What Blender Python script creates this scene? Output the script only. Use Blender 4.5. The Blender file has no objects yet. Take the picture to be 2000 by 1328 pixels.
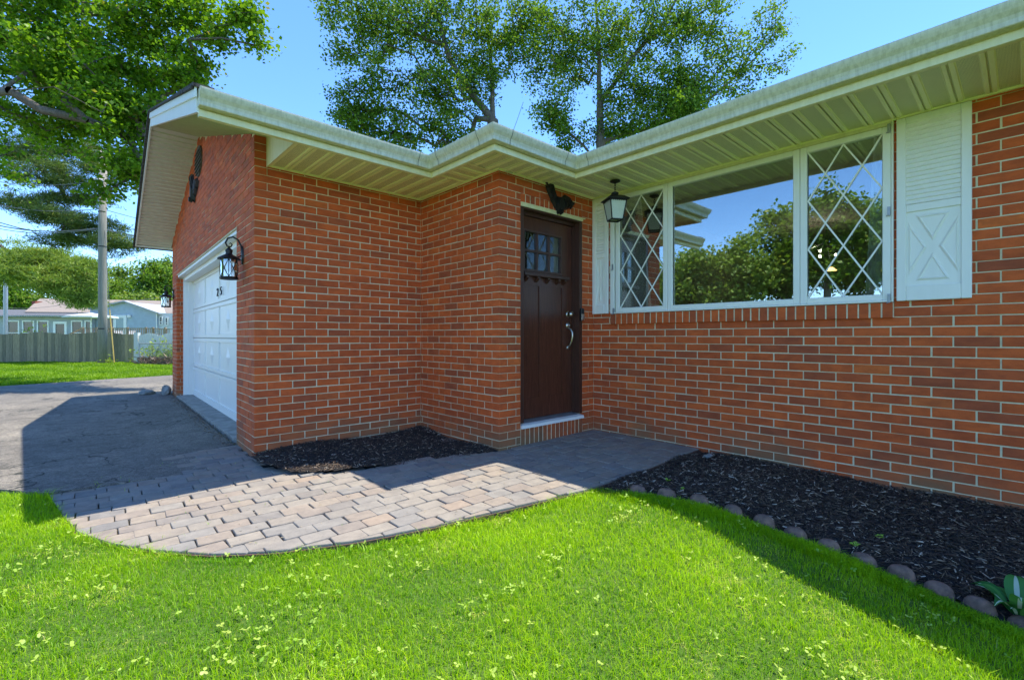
import bpy, math, random
import numpy as np
from mathutils import Vector, Matrix

random.seed(7)
rng = np.random.default_rng(11)
R_ = math.radians
S = bpy.context.scene
COL = S.collection

# ------------------------------------------------------------------ camera
YAW = R_(47.3)
FW = Vector((math.cos(YAW), math.sin(YAW), 0)); RT = Vector((math.sin(YAW), -math.cos(YAW), 0))
FPX = 925.0; HOR = 657.0; CAMZ = 1.0
cd = bpy.data.cameras.new('camera'); cam = bpy.data.objects.new('camera', cd); COL.objects.link(cam)
cam.location = (0, 0, CAMZ); cam.rotation_euler = (R_(90), 0, YAW - R_(90))
cd.sensor_width = 36; cd.lens = 36 * FPX / 2000; cd.shift_y = -7 / 2000; cd.clip_start = 0.05; cd.clip_end = 600
S.camera = cam

# ------------------------------------------------------------------ sky, sun, exposure
SUN = Vector((0.276, -0.076, 0.958)).normalized()
W = bpy.data.worlds.new('World'); S.world = W; W.use_nodes = True
wn = W.node_tree; bg = wn.nodes['Background']
sky = wn.nodes.new('ShaderNodeTexSky'); sky.sky_type = 'NISHITA'; sky.sun_disc = False
sky.sun_elevation = math.asin(SUN.z); sky.sun_rotation = math.atan2(SUN.x, SUN.y)
sky.altitude = 3000; sky.air_density = 1.0; sky.dust_density = 0.0; sky.ozone_density = 3.0
hs = wn.nodes.new('ShaderNodeHueSaturation'); hs.inputs['Saturation'].default_value = 1.16; hs.inputs['Hue'].default_value = .503
wn.links.new(sky.outputs[0], hs.inputs['Color']); wn.links.new(hs.outputs[0], bg.inputs[0]); bg.inputs[1].default_value = 0.15
sl = bpy.data.lights.new('sun', 'SUN'); sl.energy = 2.5; sl.angle = R_(0.5); sl.color = (1.0, 0.92, 0.79)
so = bpy.data.objects.new('sun', sl); COL.objects.link(so); so.location = (6, -4, 20)
so.rotation_euler = SUN.to_track_quat('Z', 'Y').to_euler()
S.view_settings.view_transform = 'Standard'; S.view_settings.look = 'None'
S.view_settings.exposure = 1.72; S.view_settings.gamma = 1.0; S.view_settings.use_curve_mapping = False
S.cycles.max_bounces = 8; S.cycles.diffuse_bounces = 5; S.cycles.transparent_max_bounces = 12
S.cycles.use_denoising = True


# ------------------------------------------------------------------ helpers
def at(px, py, t):
    """the world point that lies t metres ahead in the direction of a point of the photograph"""
    return Vector((0, 0, CAMZ)) + t * (FW + RT * ((px - 1000) / FPX)) + Vector((0, 0, t * (HOR - py) / FPX))


def link(o, parent=None):
    COL.objects.link(o)
    if parent is not None: o.parent = parent
    return o


def mobj(name, verts, faces, mat=None, parent=None, smooth=False):
    me = bpy.data.meshes.new(name); me.from_pydata([tuple(v) for v in verts], [], faces); me.update()
    if mat: me.materials.append(mat)
    if smooth: me.polygons.foreach_set('use_smooth', [True] * len(me.polygons))
    o = bpy.data.objects.new(name, me)
    return link(o, parent)


def npmesh(name, V, F, mat=None, parent=None, smooth=False, attr=None):
    """V (n,3) array; F (m,k) array of equal sided faces"""
    V = np.ascontiguousarray(V, dtype=np.float32); F = np.ascontiguousarray(F, dtype=np.int32)
    me = bpy.data.meshes.new(name); k = F.shape[1]
    me.vertices.add(len(V)); me.vertices.foreach_set('co', V.ravel())
    me.loops.add(F.size); me.loops.foreach_set('vertex_index', F.ravel())
    me.polygons.add(len(F)); me.polygons.foreach_set('loop_start', np.arange(0, F.size, k, dtype=np.int32))
    me.polygons.foreach_set('loop_total', np.full(len(F), k, dtype=np.int32))
    if smooth: me.polygons.foreach_set('use_smooth', np.ones(len(F), dtype=bool))
    if attr is not None:
        a = me.attributes.new('rnd', 'FLOAT', 'POINT'); a.data.foreach_set('value', np.ascontiguousarray(attr, dtype=np.float32))
    me.update(calc_edges=True); me.validate()
    if mat: me.materials.append(mat)
    return link(bpy.data.objects.new(name, me), parent)


class MB:
    """collects shapes and links them as one mesh object"""
    def __init__(s): s.v = []; s.f = []
    def add(s, vs, fs):
        n = len(s.v); s.v += [tuple(v) for v in vs]; s.f += [tuple(i + n for i in f) for f in fs]
    def box(s, lo, hi, M=None, bev=0.0):
        x0, y0, z0 = lo; x1, y1, z1 = hi
        if bev <= 0:
            vs = [(x, y, z) for x in (x0, x1) for y in (y0, y1) for z in (z0, z1)]
            fs = [(0, 1, 3, 2), (4, 6, 7, 5), (0, 4, 5, 1), (2, 3, 7, 6), (0, 2, 6, 4), (1, 5, 7, 3)]
        else:
            b = min(bev, (x1 - x0) * .45, (y1 - y0) * .45, (z1 - z0) * .45); vs = []; idx = {}
            for i, x in enumerate((x0, x1)):
                for j, y in enumerate((y0, y1)):
                    for k, z in enumerate((z0, z1)):
                        sx, sy, sz = (1, -1)[i], (1, -1)[j], (1, -1)[k]
                        for a, p in enumerate(((x, y + sy * b, z + sz * b), (x + sx * b, y, z + sz * b), (x + sx * b, y + sy * b, z))):
                            idx[i, j, k, a] = len(vs); vs.append(p)
            g = lambda i, j, k, a: idx[i, j, k, a]
            fs = []
            for i in (0, 1): fs.append((g(i, 0, 0, 0), g(i, 1, 0, 0), g(i, 1, 1, 0), g(i, 0, 1, 0)))
            for j in (0, 1): fs.append((g(0, j, 0, 1), g(1, j, 0, 1), g(1, j, 1, 1), g(0, j, 1, 1)))
            for k in (0, 1): fs.append((g(0, 0, k, 2), g(1, 0, k, 2), g(1, 1, k, 2), g(0, 1, k, 2)))
            for i in (0, 1):
                for j in (0, 1): fs.append((g(i, j, 0, 0), g(i, j, 0, 1), g(i, j, 1, 1), g(i, j, 1, 0)))
                for k in (0, 1): fs.append((g(i, 0, k, 0), g(i, 0, k, 2), g(i, 1, k, 2), g(i, 1, k, 0)))
            for j in (0, 1):
                for k in (0, 1): fs.append((g(0, j, k, 1), g(0, j, k, 2), g(1, j, k, 2), g(1, j, k, 1)))
            for i in (0, 1):
                for j in (0, 1):
                    for k in (0, 1): fs.append((g(i, j, k, 0), g(i, j, k, 1), g(i, j, k, 2)))
        if M is not None: vs = [M @ Vector(v) for v in vs]
        s.add(vs, fs); return s
    def tube(s, pts, rs, n=8, cap=True):
        pts = [Vector(p) for p in pts]
        if not hasattr(rs, '__len__'): rs = [rs] * len(pts)
        vs = []; fs = []; up = None
        for i, p in enumerate(pts):
            d = (pts[min(i + 1, len(pts) - 1)] - pts[max(i - 1, 0)]).normalized()
            if up is None: up = d.orthogonal().normalized()
            up = (up - d * up.dot(d)); up = up.normalized() if up.length > 1e-6 else d.orthogonal().normalized()
            w = d.cross(up)
            for k in range(n):
                a = 2 * math.pi * k / n; vs.append(p + (up * math.cos(a) + w * math.sin(a)) * rs[i])
        for i in range(len(pts) - 1):
            for k in range(n):
                a = i * n + k; b = i * n + (k + 1) % n; fs.append((a, b, b + n, a + n))
        if cap: fs.append(tuple(range(n - 1, -1, -1))); fs.append(tuple(range((len(pts) - 1) * n, len(pts) * n)))
        s.add(vs, fs); return s
    def lathe(s, prof, c, n=16, M=None):
        vs = []; fs = []
        for (r, z) in prof:
            for k in range(n):
                a = 2 * math.pi * k / n; v = Vector((r * math.cos(a), r * math.sin(a), z))
                if M is not None: v = M @ v
                vs.append(v + Vector(c))
        for i in range(len(prof) - 1):
            for k in range(n):
                a = i * n + k; b = i * n + (k + 1) % n; fs.append((a, b, b + n, a + n))
        s.add(vs, fs); return s
    def prism(s, poly, fr, to):
        """poly: list of 2-D points, fr/to: functions (u,v)->3-D for the near and the far face"""
        n = len(poly); vs = [fr(*p) for p in poly] + [to(*p) for p in poly]
        fs = [tuple(range(n)), tuple(range(2 * n - 1, n - 1, -1))] + [(i, (i + 1) % n, (i + 1) % n + n, i + n) for i in range(n)]
        s.add(vs, fs); return s
    def build(s, name, mat, parent=None, smooth=False, M=None):
        vs = s.v if M is None else [M @ Vector(v) for v in s.v]
        return mobj(name, vs, s.f, mat, parent, smooth)


def tag(o, label=None, cat=None, group=None, kind=None):
    if label: o['label'] = label
    if cat: o['category'] = cat
    if group: o['group'] = group
    if kind: o['kind'] = kind
    return o


def empty(name, loc=(0, 0, 0), parent=None):
    o = bpy.data.objects.new(name, None); o.location = loc; o.empty_display_size = .2
    return link(o, parent)


def frame(o, u, v, w):
    """matrix with origin o and axes u, v, w"""
    return Matrix(((u[0], v[0], w[0], o[0]), (u[1], v[1], w[1], o[1]), (u[2], v[2], w[2], o[2]), (0, 0, 0, 1)))


# ------------------------------------------------------------------ materials
def newmat(name):
    m = bpy.data.materials.new(name); m.use_nodes = True; nt = m.node_tree
    return m, nt, nt.nodes['Principled BSDF']


def nd(nt, t, **k):
    n = nt.nodes.new(t)
    for a, b in k.items(): setattr(n, a, b)
    return n


def ramp(nt, src, stops):
    r = nd(nt, 'ShaderNodeValToRGB'); e = r.color_ramp.elements
    while len(e) < len(stops): e.new(0.5)
    for i, (p, c) in enumerate(stops): e[i].position = p; e[i].color = (*c, 1) if len(c) == 3 else c
    nt.links.new(src, r.inputs[0]); return r.outputs[0]


def noise(nt, scale, detail=4, rough=.6, vec=None, dist=0):
    n = nd(nt, 'ShaderNodeTexNoise'); n.inputs['Scale'].default_value = scale; n.inputs['Detail'].default_value = detail
    n.inputs['Roughness'].default_value = rough; n.inputs['Distortion'].default_value = dist
    if vec is None: vec = geo(nt)
    nt.links.new(vec, n.inputs['Vector']); return n.outputs['Fac']


def geo(nt): return nd(nt, 'ShaderNodeNewGeometry').outputs['Position']


def mapping(nt, vec, scale=(1, 1, 1), rot=(0, 0, 0), loc=(0, 0, 0)):
    m = nd(nt, 'ShaderNodeMapping'); m.inputs['Scale'].default_value = scale; m.inputs['Rotation'].default_value = rot; m.inputs['Location'].default_value = loc
    nt.links.new(vec, m.inputs['Vector']); return m.outputs[0]


def mix(nt, fac, a, b, mode='MIX'):
    m = nd(nt, 'ShaderNodeMix', data_type='RGBA', blend_type=mode)
    for s, v in ((m.inputs[0], fac), (m.inputs[6], a), (m.inputs[7], b)):
        if isinstance(v, (int, float)): s.default_value = v
        elif isinstance(v, tuple): s.default_value = (*v, 1) if len(v) == 3 else v
        else: nt.links.new(v, s)
    return m.outputs[2]


def mth(nt, op, a, b=0.0, c=0.0, clamp=False):
    m = nd(nt, 'ShaderNodeMath', operation=op, use_clamp=clamp)
    for i, v in enumerate((a, b, c)):
        if isinstance(v, (int, float)): m.inputs[i].default_value = v
        else: nt.links.new(v, m.inputs[i])
    return m.outputs[0]


def bump(nt, h, strength=.3, dist=.01, out=None):
    b = nd(nt, 'ShaderNodeBump'); b.inputs['Strength'].default_value = strength; b.inputs['Distance'].default_value = dist
    nt.links.new(h, b.inputs['Height']); nt.links.new(b.outputs[0], out.inputs['Normal']); return b


def rnd(nt):
    a = nd(nt, 'ShaderNodeObjectInfo').outputs['Random']; b = nd(nt, 'ShaderNodeNewGeometry').outputs['Random Per Island']
    return mth(nt, 'FRACT', mth(nt, 'ADD', a, b))


def simple(name, c, rough=.6, metal=0, c2=None, ns=20, bstr=0, spec=.5, nd_=4):
    m, nt, p = newmat(name); p.inputs['Roughness'].default_value = rough; p.inputs['Metallic'].default_value = metal
    p.inputs['Specular IOR Level'].default_value = spec
    if c2 is None: c2 = tuple(x * .82 for x in c)
    n = noise(nt, ns, nd_)
    nt.links.new(ramp(nt, n, [(.32, c2), (.68, c)]), p.inputs['Base Color'])
    if bstr: bump(nt, n, bstr, .01, p)
    return m


def m_brick():
    m, nt, p = newmat('brick'); p.inputs['Roughness'].default_value = .82
    r = rnd(nt); pos = geo(nt)
    base = ramp(nt, r, [(0, (.50, .086, .018)), (.25, (.65, .118, .022)), (.5, (.57, .100, .019)), (.8, (.50, .092, .022)), (.94, (.38, .080, .027)), (1, (.70, .145, .026))])
    g = noise(nt, 9, 5, .65, mapping(nt, pos, (1, 1, 2.2)))
    c = mix(nt, .7, base, ramp(nt, g, [(.3, (.62, .58, .58)), (.62, (1.05, 1.05, 1.0))]), 'MULTIPLY')
    sp = noise(nt, 160, 2, .6)
    c = mix(nt, ramp(nt, sp, [(.62, (0, 0, 0)), (.72, (.35, .35, .35))]), c, (.16, .05, .03))
    # pale lime bloom and a green-grey algae stain low on the wall
    z = nd(nt, 'ShaderNodeSeparateXYZ'); nt.links.new(pos, z.inputs[0])
    e = noise(nt, 2.3, 5, .7)
    bloom = ramp(nt, e, [(.70, (0, 0, 0)), (.84, (.3, .3, .3))])
    c = mix(nt, bloom, c, (.55, .36, .29))
    low = mth(nt, 'MULTIPLY_ADD', z.outputs[2], -3.2, .85, clamp=True)
    al = mth(nt, 'MULTIPLY', low, ramp(nt, noise(nt, 1.7, 4, .6), [(.34, (0, 0, 0)), (.62, (.9, .9, .9))]))
    c = mix(nt, al, c, (.15, .135, .07))
    nt.links.new(c, p.inputs['Base Color'])
    bump(nt, mth(nt, 'ADD', sp, mth(nt, 'MULTIPLY', noise(nt, 35, 4), .8)), .35, .004, p)
    return m


def m_mortar():
    m, nt, p = newmat('mortar'); p.inputs['Roughness'].default_value = .95
    n = noise(nt, 30, 5); l = noise(nt, 1.6, 3)
    c = mix(nt, .6, ramp(nt, n, [(.3, (.64, .57, .38)), (.7, (.80, .72, .50))]), ramp(nt, l, [(.3, (.78, .76, .70)), (.7, (1, 1, 1))]), 'MULTIPLY')
    nt.links.new(c, p.inputs['Base Color']); bump(nt, noise(nt, 200, 3), .5, .003, p); return m


def m_white(name, c=(.80, .80, .76), dirt=(.50, .50, .36), amt=.5, rough=.45, streak=(6, 6, .8)):
    m, nt, p = newmat(name); p.inputs['Roughness'].default_value = rough
    d = noise(nt, 3.0, 6, .7, mapping(nt, geo(nt), streak)); s = noise(nt, 60, 3, .7)
    f = mth(nt, 'MULTIPLY', ramp(nt, d, [(.42, (0, 0, 0)), (.8, (1, 1, 1))]), amt)
    c1 = mix(nt, f, c, dirt)
    c1 = mix(nt, ramp(nt, s, [(.66, (0, 0, 0)), (.74, (.35 * amt, .35 * amt, .35 * amt))]), c1, (.25, .23, .16))
    nt.links.new(c1, p.inputs['Base Color']); bump(nt, s, .06, .003, p); return m


def m_soffit():
    m, nt, p = newmat('soffit_aluminium'); p.inputs['Roughness'].default_value = .5
    uv = nd(nt, 'ShaderNodeTexCoord').outputs['Object']
    sp = nd(nt, 'ShaderNodeSeparateXYZ'); nt.links.new(uv, sp.inputs[0])
    # perforation: staggered holes in the middle band of each board (object x runs across the board)
    def hole(ax, ay):
        fx = mth(nt, 'SUBTRACT', mth(nt, 'FRACT', mth(nt, 'MULTIPLY_ADD', sp.outputs[0], 95, ax)), .5)
        fy = mth(nt, 'SUBTRACT', mth(nt, 'FRACT', mth(nt, 'MULTIPLY_ADD', sp.outputs[1], 95, ay)), .5)
        d = mth(nt, 'SQRT', mth(nt, 'ADD', mth(nt, 'MULTIPLY', fx, fx), mth(nt, 'MULTIPLY', fy, fy)))
        return mth(nt, 'LESS_THAN', d, .22)
    h = mth(nt, 'MAXIMUM', hole(0, 0), hole(.5, .5))
    band = mth(nt, 'LESS_THAN', mth(nt, 'ABSOLUTE', mth(nt, 'SUBTRACT', sp.outputs[0], .082)), .044)
    h = mth(nt, 'MULTIPLY', h, band)
    d = noise(nt, 2.4, 5, .7)
    c = mix(nt, ramp(nt, d, [(.4, (0, 0, 0)), (.8, (.5, .5, .5))]), (.92, .88, .50), (.74, .72, .32))  # white base yellowed: warm bounce light from lawn and paving is in the colour
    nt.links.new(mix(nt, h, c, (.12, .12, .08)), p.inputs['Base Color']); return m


def m_shingle():
    m, nt, p = newmat('shingle_roof'); p.inputs['Roughness'].default_value = .95
    b = nd(nt, 'ShaderNodeTexBrick'); b.inputs['Scale'].default_value = 3.5; b.inputs['Mortar Size'].default_value = .02
    b.inputs['Color1'].default_value = (.075, .065, .055, 1); b.inputs['Color2'].default_value = (.045, .04, .037, 1); b.inputs['Mortar'].default_value = (.015, .015, .015, 1)
    nt.links.new(geo(nt), b.inputs['Vector'])
    nt.links.new(mix(nt, .5, b.outputs['Color'], ramp(nt, noise(nt, 120, 3), [(.3, (.5, .5, .5)), (.7, (1.5, 1.5, 1.4))]), 'MULTIPLY'), p.inputs['Base Color'])
    bump(nt, noise(nt, 300, 2), .6, .004, p); return m


def m_paver():
    m, nt, p = newmat('paver'); p.inputs['Roughness'].default_value = .88
    r = rnd(nt)
    base = ramp(nt, r, [(0, (.245, .225, .195)), (.2, (.29, .26, .215)), (.42, (.235, .225, .205)), (.6, (.305, .26, .205)), (.8, (.265, .225, .185)), (.92, (.195, .19, .178)), (1, (.31, .245, .185))])
    g = noise(nt, 12, 6, .7)
    c = mix(nt, .75, base, ramp(nt, g, [(.28, (.62, .62, .64)), (.7, (1.15, 1.13, 1.1))]), 'MULTIPLY')
    s = noise(nt, 140, 3, .7)
    c = mix(nt, ramp(nt, s, [(.6, (0, 0, 0)), (.75, (.5, .5, .5))]), c, (.14, .13, .12))
    nt.links.new(c, p.inputs['Base Color'])
    bump(nt, mth(nt, 'ADD', mth(nt, 'MULTIPLY', g, 1.5), s), .5, .004, p); return m


def m_asphalt():
    m, nt, p = newmat('asphalt'); p.inputs['Roughness'].default_value = .9
    pos = geo(nt); n = noise(nt, 220, 3, .8); l = noise(nt, .9, 5, .65); md = noise(nt, 6, 5, .7)
    c = ramp(nt, n, [(.3, (.090, .082, .070)), (.52, (.165, .152, .130)), (.68, (.38, .35, .30))])
    c = mix(nt, .8, c, ramp(nt, l, [(.3, (.60, .60, .60)), (.7, (1.25, 1.22, 1.16))]), 'MULTIPLY')
    c = mix(nt, .6, c, ramp(nt, md, [(.3, (.5, .5, .5)), (.6, (1.2, 1.2, 1.2))]), 'MULTIPLY')
    c = mix(nt, .7, c, ramp(nt, noise(nt, 45, 3, .8), [(.34, (.45, .45, .45)), (.5, (1, 1, 1)), (.66, (1.7, 1.65, 1.5))]), 'MULTIPLY')
    w = nd(nt, 'ShaderNodeTexVoronoi', feature='DISTANCE_TO_EDGE'); w.inputs['Scale'].default_value = 1.5
    wv = mapping(nt, pos, (1, .75, 1)); dn = nd(nt, 'ShaderNodeTexNoise'); dn.inputs['Scale'].default_value = 3; dn.inputs['Detail'].default_value = 5
    nt.links.new(wv, dn.inputs['Vector']); vv = nd(nt, 'ShaderNodeVectorMath', operation='MULTIPLY_ADD')
    nt.links.new(dn.outputs['Color'], vv.inputs[0]); vv.inputs[1].default_value = (.8, .8, .8); nt.links.new(wv, vv.inputs[2]); nt.links.new(vv.outputs[0], w.inputs['Vector'])
    crack = mth(nt, 'MULTIPLY', ramp(nt, w.outputs['Distance'], [(.006, (1, 1, 1)), (.02, (0, 0, 0))]), ramp(nt, noise(nt, .7, 2), [(.42, (0, 0, 0)), (.55, (1, 1, 1))]))
    c = mix(nt, crack, c, (.025, .027, .02))
    nt.links.new(c, p.inputs['Base Color']); bump(nt, mth(nt, 'SUBTRACT', n, crack), .6, .006, p); return m


def m_leaf(name, dark, light, trans=.45, yellow=None, attr=True):
    m, nt, p = newmat(name); nt.nodes.remove(p); out = nt.nodes['Material Output']
    if attr:
        a = nd(nt, 'ShaderNodeAttribute', attribute_name='rnd').outputs['Fac']
    else: a = rnd(nt)
    st = [(0, dark), (.62, light), (.93, light), (1, yellow or light)]
    c = ramp(nt, a, st)
    d = nd(nt, 'ShaderNodeBsdfDiffuse'); t = nd(nt, 'ShaderNodeBsdfTranslucent'); g = nd(nt, 'ShaderNodeBsdfGlossy'); g.inputs['Roughness'].default_value = .45
    nt.links.new(c, d.inputs[0]); nt.links.new(mix(nt, 1.0, c, (1.25, 1.3, .55), 'MULTIPLY'), t.inputs[0])
    g.inputs[0].default_value = (.8, .85, .8, 1)
    m1 = nd(nt, 'ShaderNodeMixShader'); m1.inputs[0].default_value = trans; nt.links.new(d.outputs[0], m1.inputs[1]); nt.links.new(t.outputs[0], m1.inputs[2])
    m2 = nd(nt, 'ShaderNodeMixShader'); m2.inputs[0].default_value = .018; nt.links.new(m1.outputs[0], m2.inputs[1]); nt.links.new(g.outputs[0], m2.inputs[2])
    nt.links.new(m2.outputs[0], out.inputs[0]); return m


def m_wood(name, a, b, sc=(3, 3, .4), rough=.6, ns=14, bs=.2, objr=0.0):
    m, nt, p = newmat(name); p.inputs['Roughness'].default_value = rough
    n = noise(nt, ns, 6, .65, mapping(nt, geo(nt), sc), 1.2)
    c = ramp(nt, n, [(.3, a), (.7, b)])
    if objr:
        c = mix(nt, objr, c, ramp(nt, rnd(nt), [(0, (.55, .6, .55)), (.5, (1, 1, .95)), (1, (1.5, 1.4, 1.15))]), 'MULTIPLY')
    nt.links.new(c, p.inputs['Base Color']); bump(nt, n, bs, .004, p); return m


def m_glass(name, refl=.3, tint=(.9, .95, .93), wavy=0.0):
    m, nt, p = newmat(name); nt.nodes.remove(p); out = nt.nodes['Material Output']
    t = nd(nt, 'ShaderNodeBsdfTransparent'); t.inputs[0].default_value = (*tint, 1)
    g = nd(nt, 'ShaderNodeBsdfGlossy'); g.inputs['Roughness'].default_value = 0.0; g.inputs[0].default_value = (.95, 1, .98, 1)
    f = nd(nt, 'ShaderNodeFresnel'); f.inputs[0].default_value = 1.5
    k = mth(nt, 'MULTIPLY_ADD', f.outputs[0], 1.4, refl, clamp=True)
    if wavy:
        b = nd(nt, 'ShaderNodeBump'); b.inputs['Strength'].default_value = wavy; b.inputs['Distance'].default_value = .02
        nt.links.new(noise(nt, 2.2, 1), b.inputs['Height']); nt.links.new(b.outputs[0], g.inputs['Normal'])
    mx = nd(nt, 'ShaderNodeMixShader'); nt.links.new(k, mx.inputs[0]); nt.links.new(t.outputs[0], mx.inputs[1]); nt.links.new(g.outputs[0], mx.inputs[2])
    nt.links.new(mx.outputs[0], out.inputs[0]); return m


def m_siding(name, c):
    m, nt, p = newmat(name); p.inputs['Roughness'].default_value = .6
    z = nd(nt, 'ShaderNodeSeparateXYZ'); nt.links.new(geo(nt), z.inputs[0])
    f = mth(nt, 'FRACT', mth(nt, 'MULTIPLY', z.outputs[2], 7.5))
    nt.links.new(mix(nt, .5, c, ramp(nt, noise(nt, 3, 3), [(.3, (.8, .8, .8)), (.7, (1.1, 1.1, 1.1))]), 'MULTIPLY'), p.inputs['Base Color'])
    bump(nt, f, .7, .02, p); return m


def m_mulch():
    m, nt, p = newmat('bark_mulch'); p.inputs['Roughness'].default_value = .8
    r = rnd(nt)
    c = ramp(nt, r, [(0, (.026, .017, .012)), (.45, (.050, .033, .022)), (.78, (.10, .066, .042)), (.90, (.18, .12, .07)), (.93, (.36, .27, .18)), (1, (.60, .50, .38))])
    nt.links.new(c, p.inputs['Base Color']); bump(nt, noise(nt, 90, 3), .5, .004, p); return m


def m_ground():
    m, nt, p = newmat('lawn_soil'); p.inputs['Roughness'].default_value = 1
    n = noise(nt, 3.5, 6, .7); f = noise(nt, 60, 4, .7); l = noise(nt, .25, 3)
    c = ramp(nt, n, [(.3, (.075, .15, .018)), (.55, (.12, .23, .025)), (.72, (.17, .26, .05))])
    c = mix(nt, .7, c, ramp(nt, f, [(.3, (.35, .4, .3)), (.65, (1.25, 1.25, 1.2))]), 'MULTIPLY')
    c = mix(nt, .4, c, ramp(nt, l, [(.3, (.7, .8, .7)), (.7, (1.2, 1.1, 1))]), 'MULTIPLY')
    nt.links.new(c, p.inputs['Base Color']); bump(nt, f, 1.0, .03, p); return m


MAT = dict(
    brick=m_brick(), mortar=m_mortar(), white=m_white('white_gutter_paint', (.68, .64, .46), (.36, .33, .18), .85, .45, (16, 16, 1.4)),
    fascia=m_white('fascia_paint', (.80, .73, .43), (.56, .50, .20), .6), trim=m_white('white_trim_paint', (.86, .85, .80), (.6, .6, .5), .25, .4),  # fascia white carries the yellow of light bounced up from the ground
    vinyl=m_white('white_vinyl', (.85, .84, .77), (.6, .6, .52), .2, .4), rake=m_white('rake_paint', (.80, .79, .74), (.55, .55, .45), .35),
    lap=m_white('lap_board_paint', (.62, .60, .50), (.45, .43, .33), .5), soffit=m_soffit(), shingle=m_shingle(), paver=m_paver(),
    asphalt=m_asphalt(), concrete=simple('concrete', (.36, .35, .31), .9, 0, (.20, .20, .18), 9, .3), sand=simple('joint_sand', (.055, .048, .03), 1, 0, (.014, .014, .010), 30, .5),
    mulch=m_mulch(), soil=simple('dark_soil', (.03, .026, .024), 1, 0, (.012, .011, .011), 30, .8), ground=m_ground(),
    door=m_wood('dark_stained_door', (.055, .017, .010), (.125, .040, .022), (9, 9, .5), .27, 9, .12), doortrim=m_wood('door_frame_stain', (.050, .018, .011), (.085, .031, .019), (6, 6, .5), .4, 9, .1),
    glass=m_glass('window_glass', .22, (.80, .86, .84), .018), dglass=m_glass('door_glass', .10, (.7, .75, .72), .03),
    black=simple('black_cast_metal', (.018, .018, .02), .42, .3, (.010, .010, .012), 60, .15), nickel=simple('satin_nickel', (.62, .57, .50), .28, 1, (.5, .46, .4), 30),
    steel=simple('galvanised_steel', (.42, .44, .46), .5, .7), edging=simple('brown_edging', (.13, .07, .045), .7), dark=simple('dark_recess', (.012, .012, .012), .9),
    stone=simple('edging_concrete', (.25, .15, .11), .92, 0, (.11, .072, .055), 26, .6), rock=simple('grey_rock', (.30, .32, .30), .9, 0, (.14, .15, .14), 9, .5),
    bark=m_wood('bark', (.07, .058, .045), (.20, .17, .135), (3, 3, .5), .95, 8, .8), pbark=m_wood('pine_bark', (.045, .035, .028), (.12, .095, .075), (3, 3, .8), .95, 9, .7),
    pole=m_wood('weathered_pole', (.20, .18, .145), (.36, .335, .285), (5, 5, .25), .9, 7, .3), fencew=m_wood('grey_green_fence', (.20, .165, .10), (.40, .33, .21), (5, 5, .5), .9, 6, .3, .75),
    palefence=m_white('pale_fence', (.72, .70, .64), (.5, .48, .4), .4), deck=m_wood('deck_timber', (.28, .20, .13), (.45, .34, .24), (3, 3, 1), .8),
    grass=m_leaf('grass_blade', (.11, .30, .004), (.46, .68, .006), .42, (.66, .60, .20)), grassfar=m_leaf('far_grass', (.08, .20, .006), (.24, .40, .012), .4, (.42, .40, .14)), clover=m_leaf('clover_leaf', (.22, .42, .04), (.40, .52, .09), .3, (.56, .52, .28)),
    leaf=m_leaf('maple_leaf', (.035, .11, .008), (.20, .35, .018), .48, (.24, .25, .05)), leaf2=m_leaf('tree_leaf', (.03, .085, .012), (.17, .29, .032), .42, (.34, .38, .06)),
    leaf3=m_leaf('bright_tree_leaf', (.08, .16, .03), (.24, .34, .06), .4, (.42, .42, .10)), needle2=m_leaf('bright_pine_needle', (.09, .17, .03), (.30, .40, .08), .35, (.42, .45, .14)), needle=m_leaf('pine_needle', (.030, .075, .022), (.16, .23, .065), .3, (.30, .33, .11)),
    hosta=m_leaf('hosta_leaf', (.03, .15, .035), (.09, .28, .06), .3, None, False), hostaw=m_leaf('hosta_midrib', (.55, .66, .48), (.6, .7, .5), .3, None, False),
    sheer=m_white('sheer_curtain', (.90, .91, .90), (.7, .72, .72), .2, .8), room=simple('interior_paint', (.22, .20, .17), .8), floorwood=m_wood('room_floor', (.10, .06, .03), (.18, .11, .06)),
    frost=simple('frosted_glass', (.62, .66, .60), .25, 0, (.52, .56, .50), 120, .3), bluesid=m_siding('blue_siding', (.42, .50, .60)), greensid=m_siding('grey_green_siding', (.40, .42, .44)),
    whitesid=m_siding('white_siding', (.66, .70, .74)), tanroof=simple('tan_shingle', (.30, .25, .20), .95, 0, (.22, .18, .145), 12, .4), greyroof=simple('grey_shingle', (.13, .135, .14), .95, 0, (.08, .085, .09), 12, .4),
    canvas=simple('umbrella_canvas', (.72, .78, .80), .8), yellow=simple('yellow_guard', (.50, .36, .08), .6), wire=simple('wire', (.16, .16, .16), .6), darkglass=simple('dark_window', (.035, .045, .05), .12),
    teal=simple('door_glass_pane', (.22, .36, .40), .15), number=simple('number_metal', (.02, .03, .05), .4, .5), brush=m_wood('dead_brush', (.10, .07, .045), (.24, .18, .12)),
    vent=simple('vent_paint', (.13, .12, .10), .8), red=simple('red_brick_chimney', (.30, .08, .05), .9),
)


def emis(name, c, s):
    m, nt, p = newmat(name); p.inputs['Emission Color'].default_value = (*c, 1); p.inputs['Emission Strength'].default_value = s
    p.inputs['Base Color'].default_value = (*c, 1); return m


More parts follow.
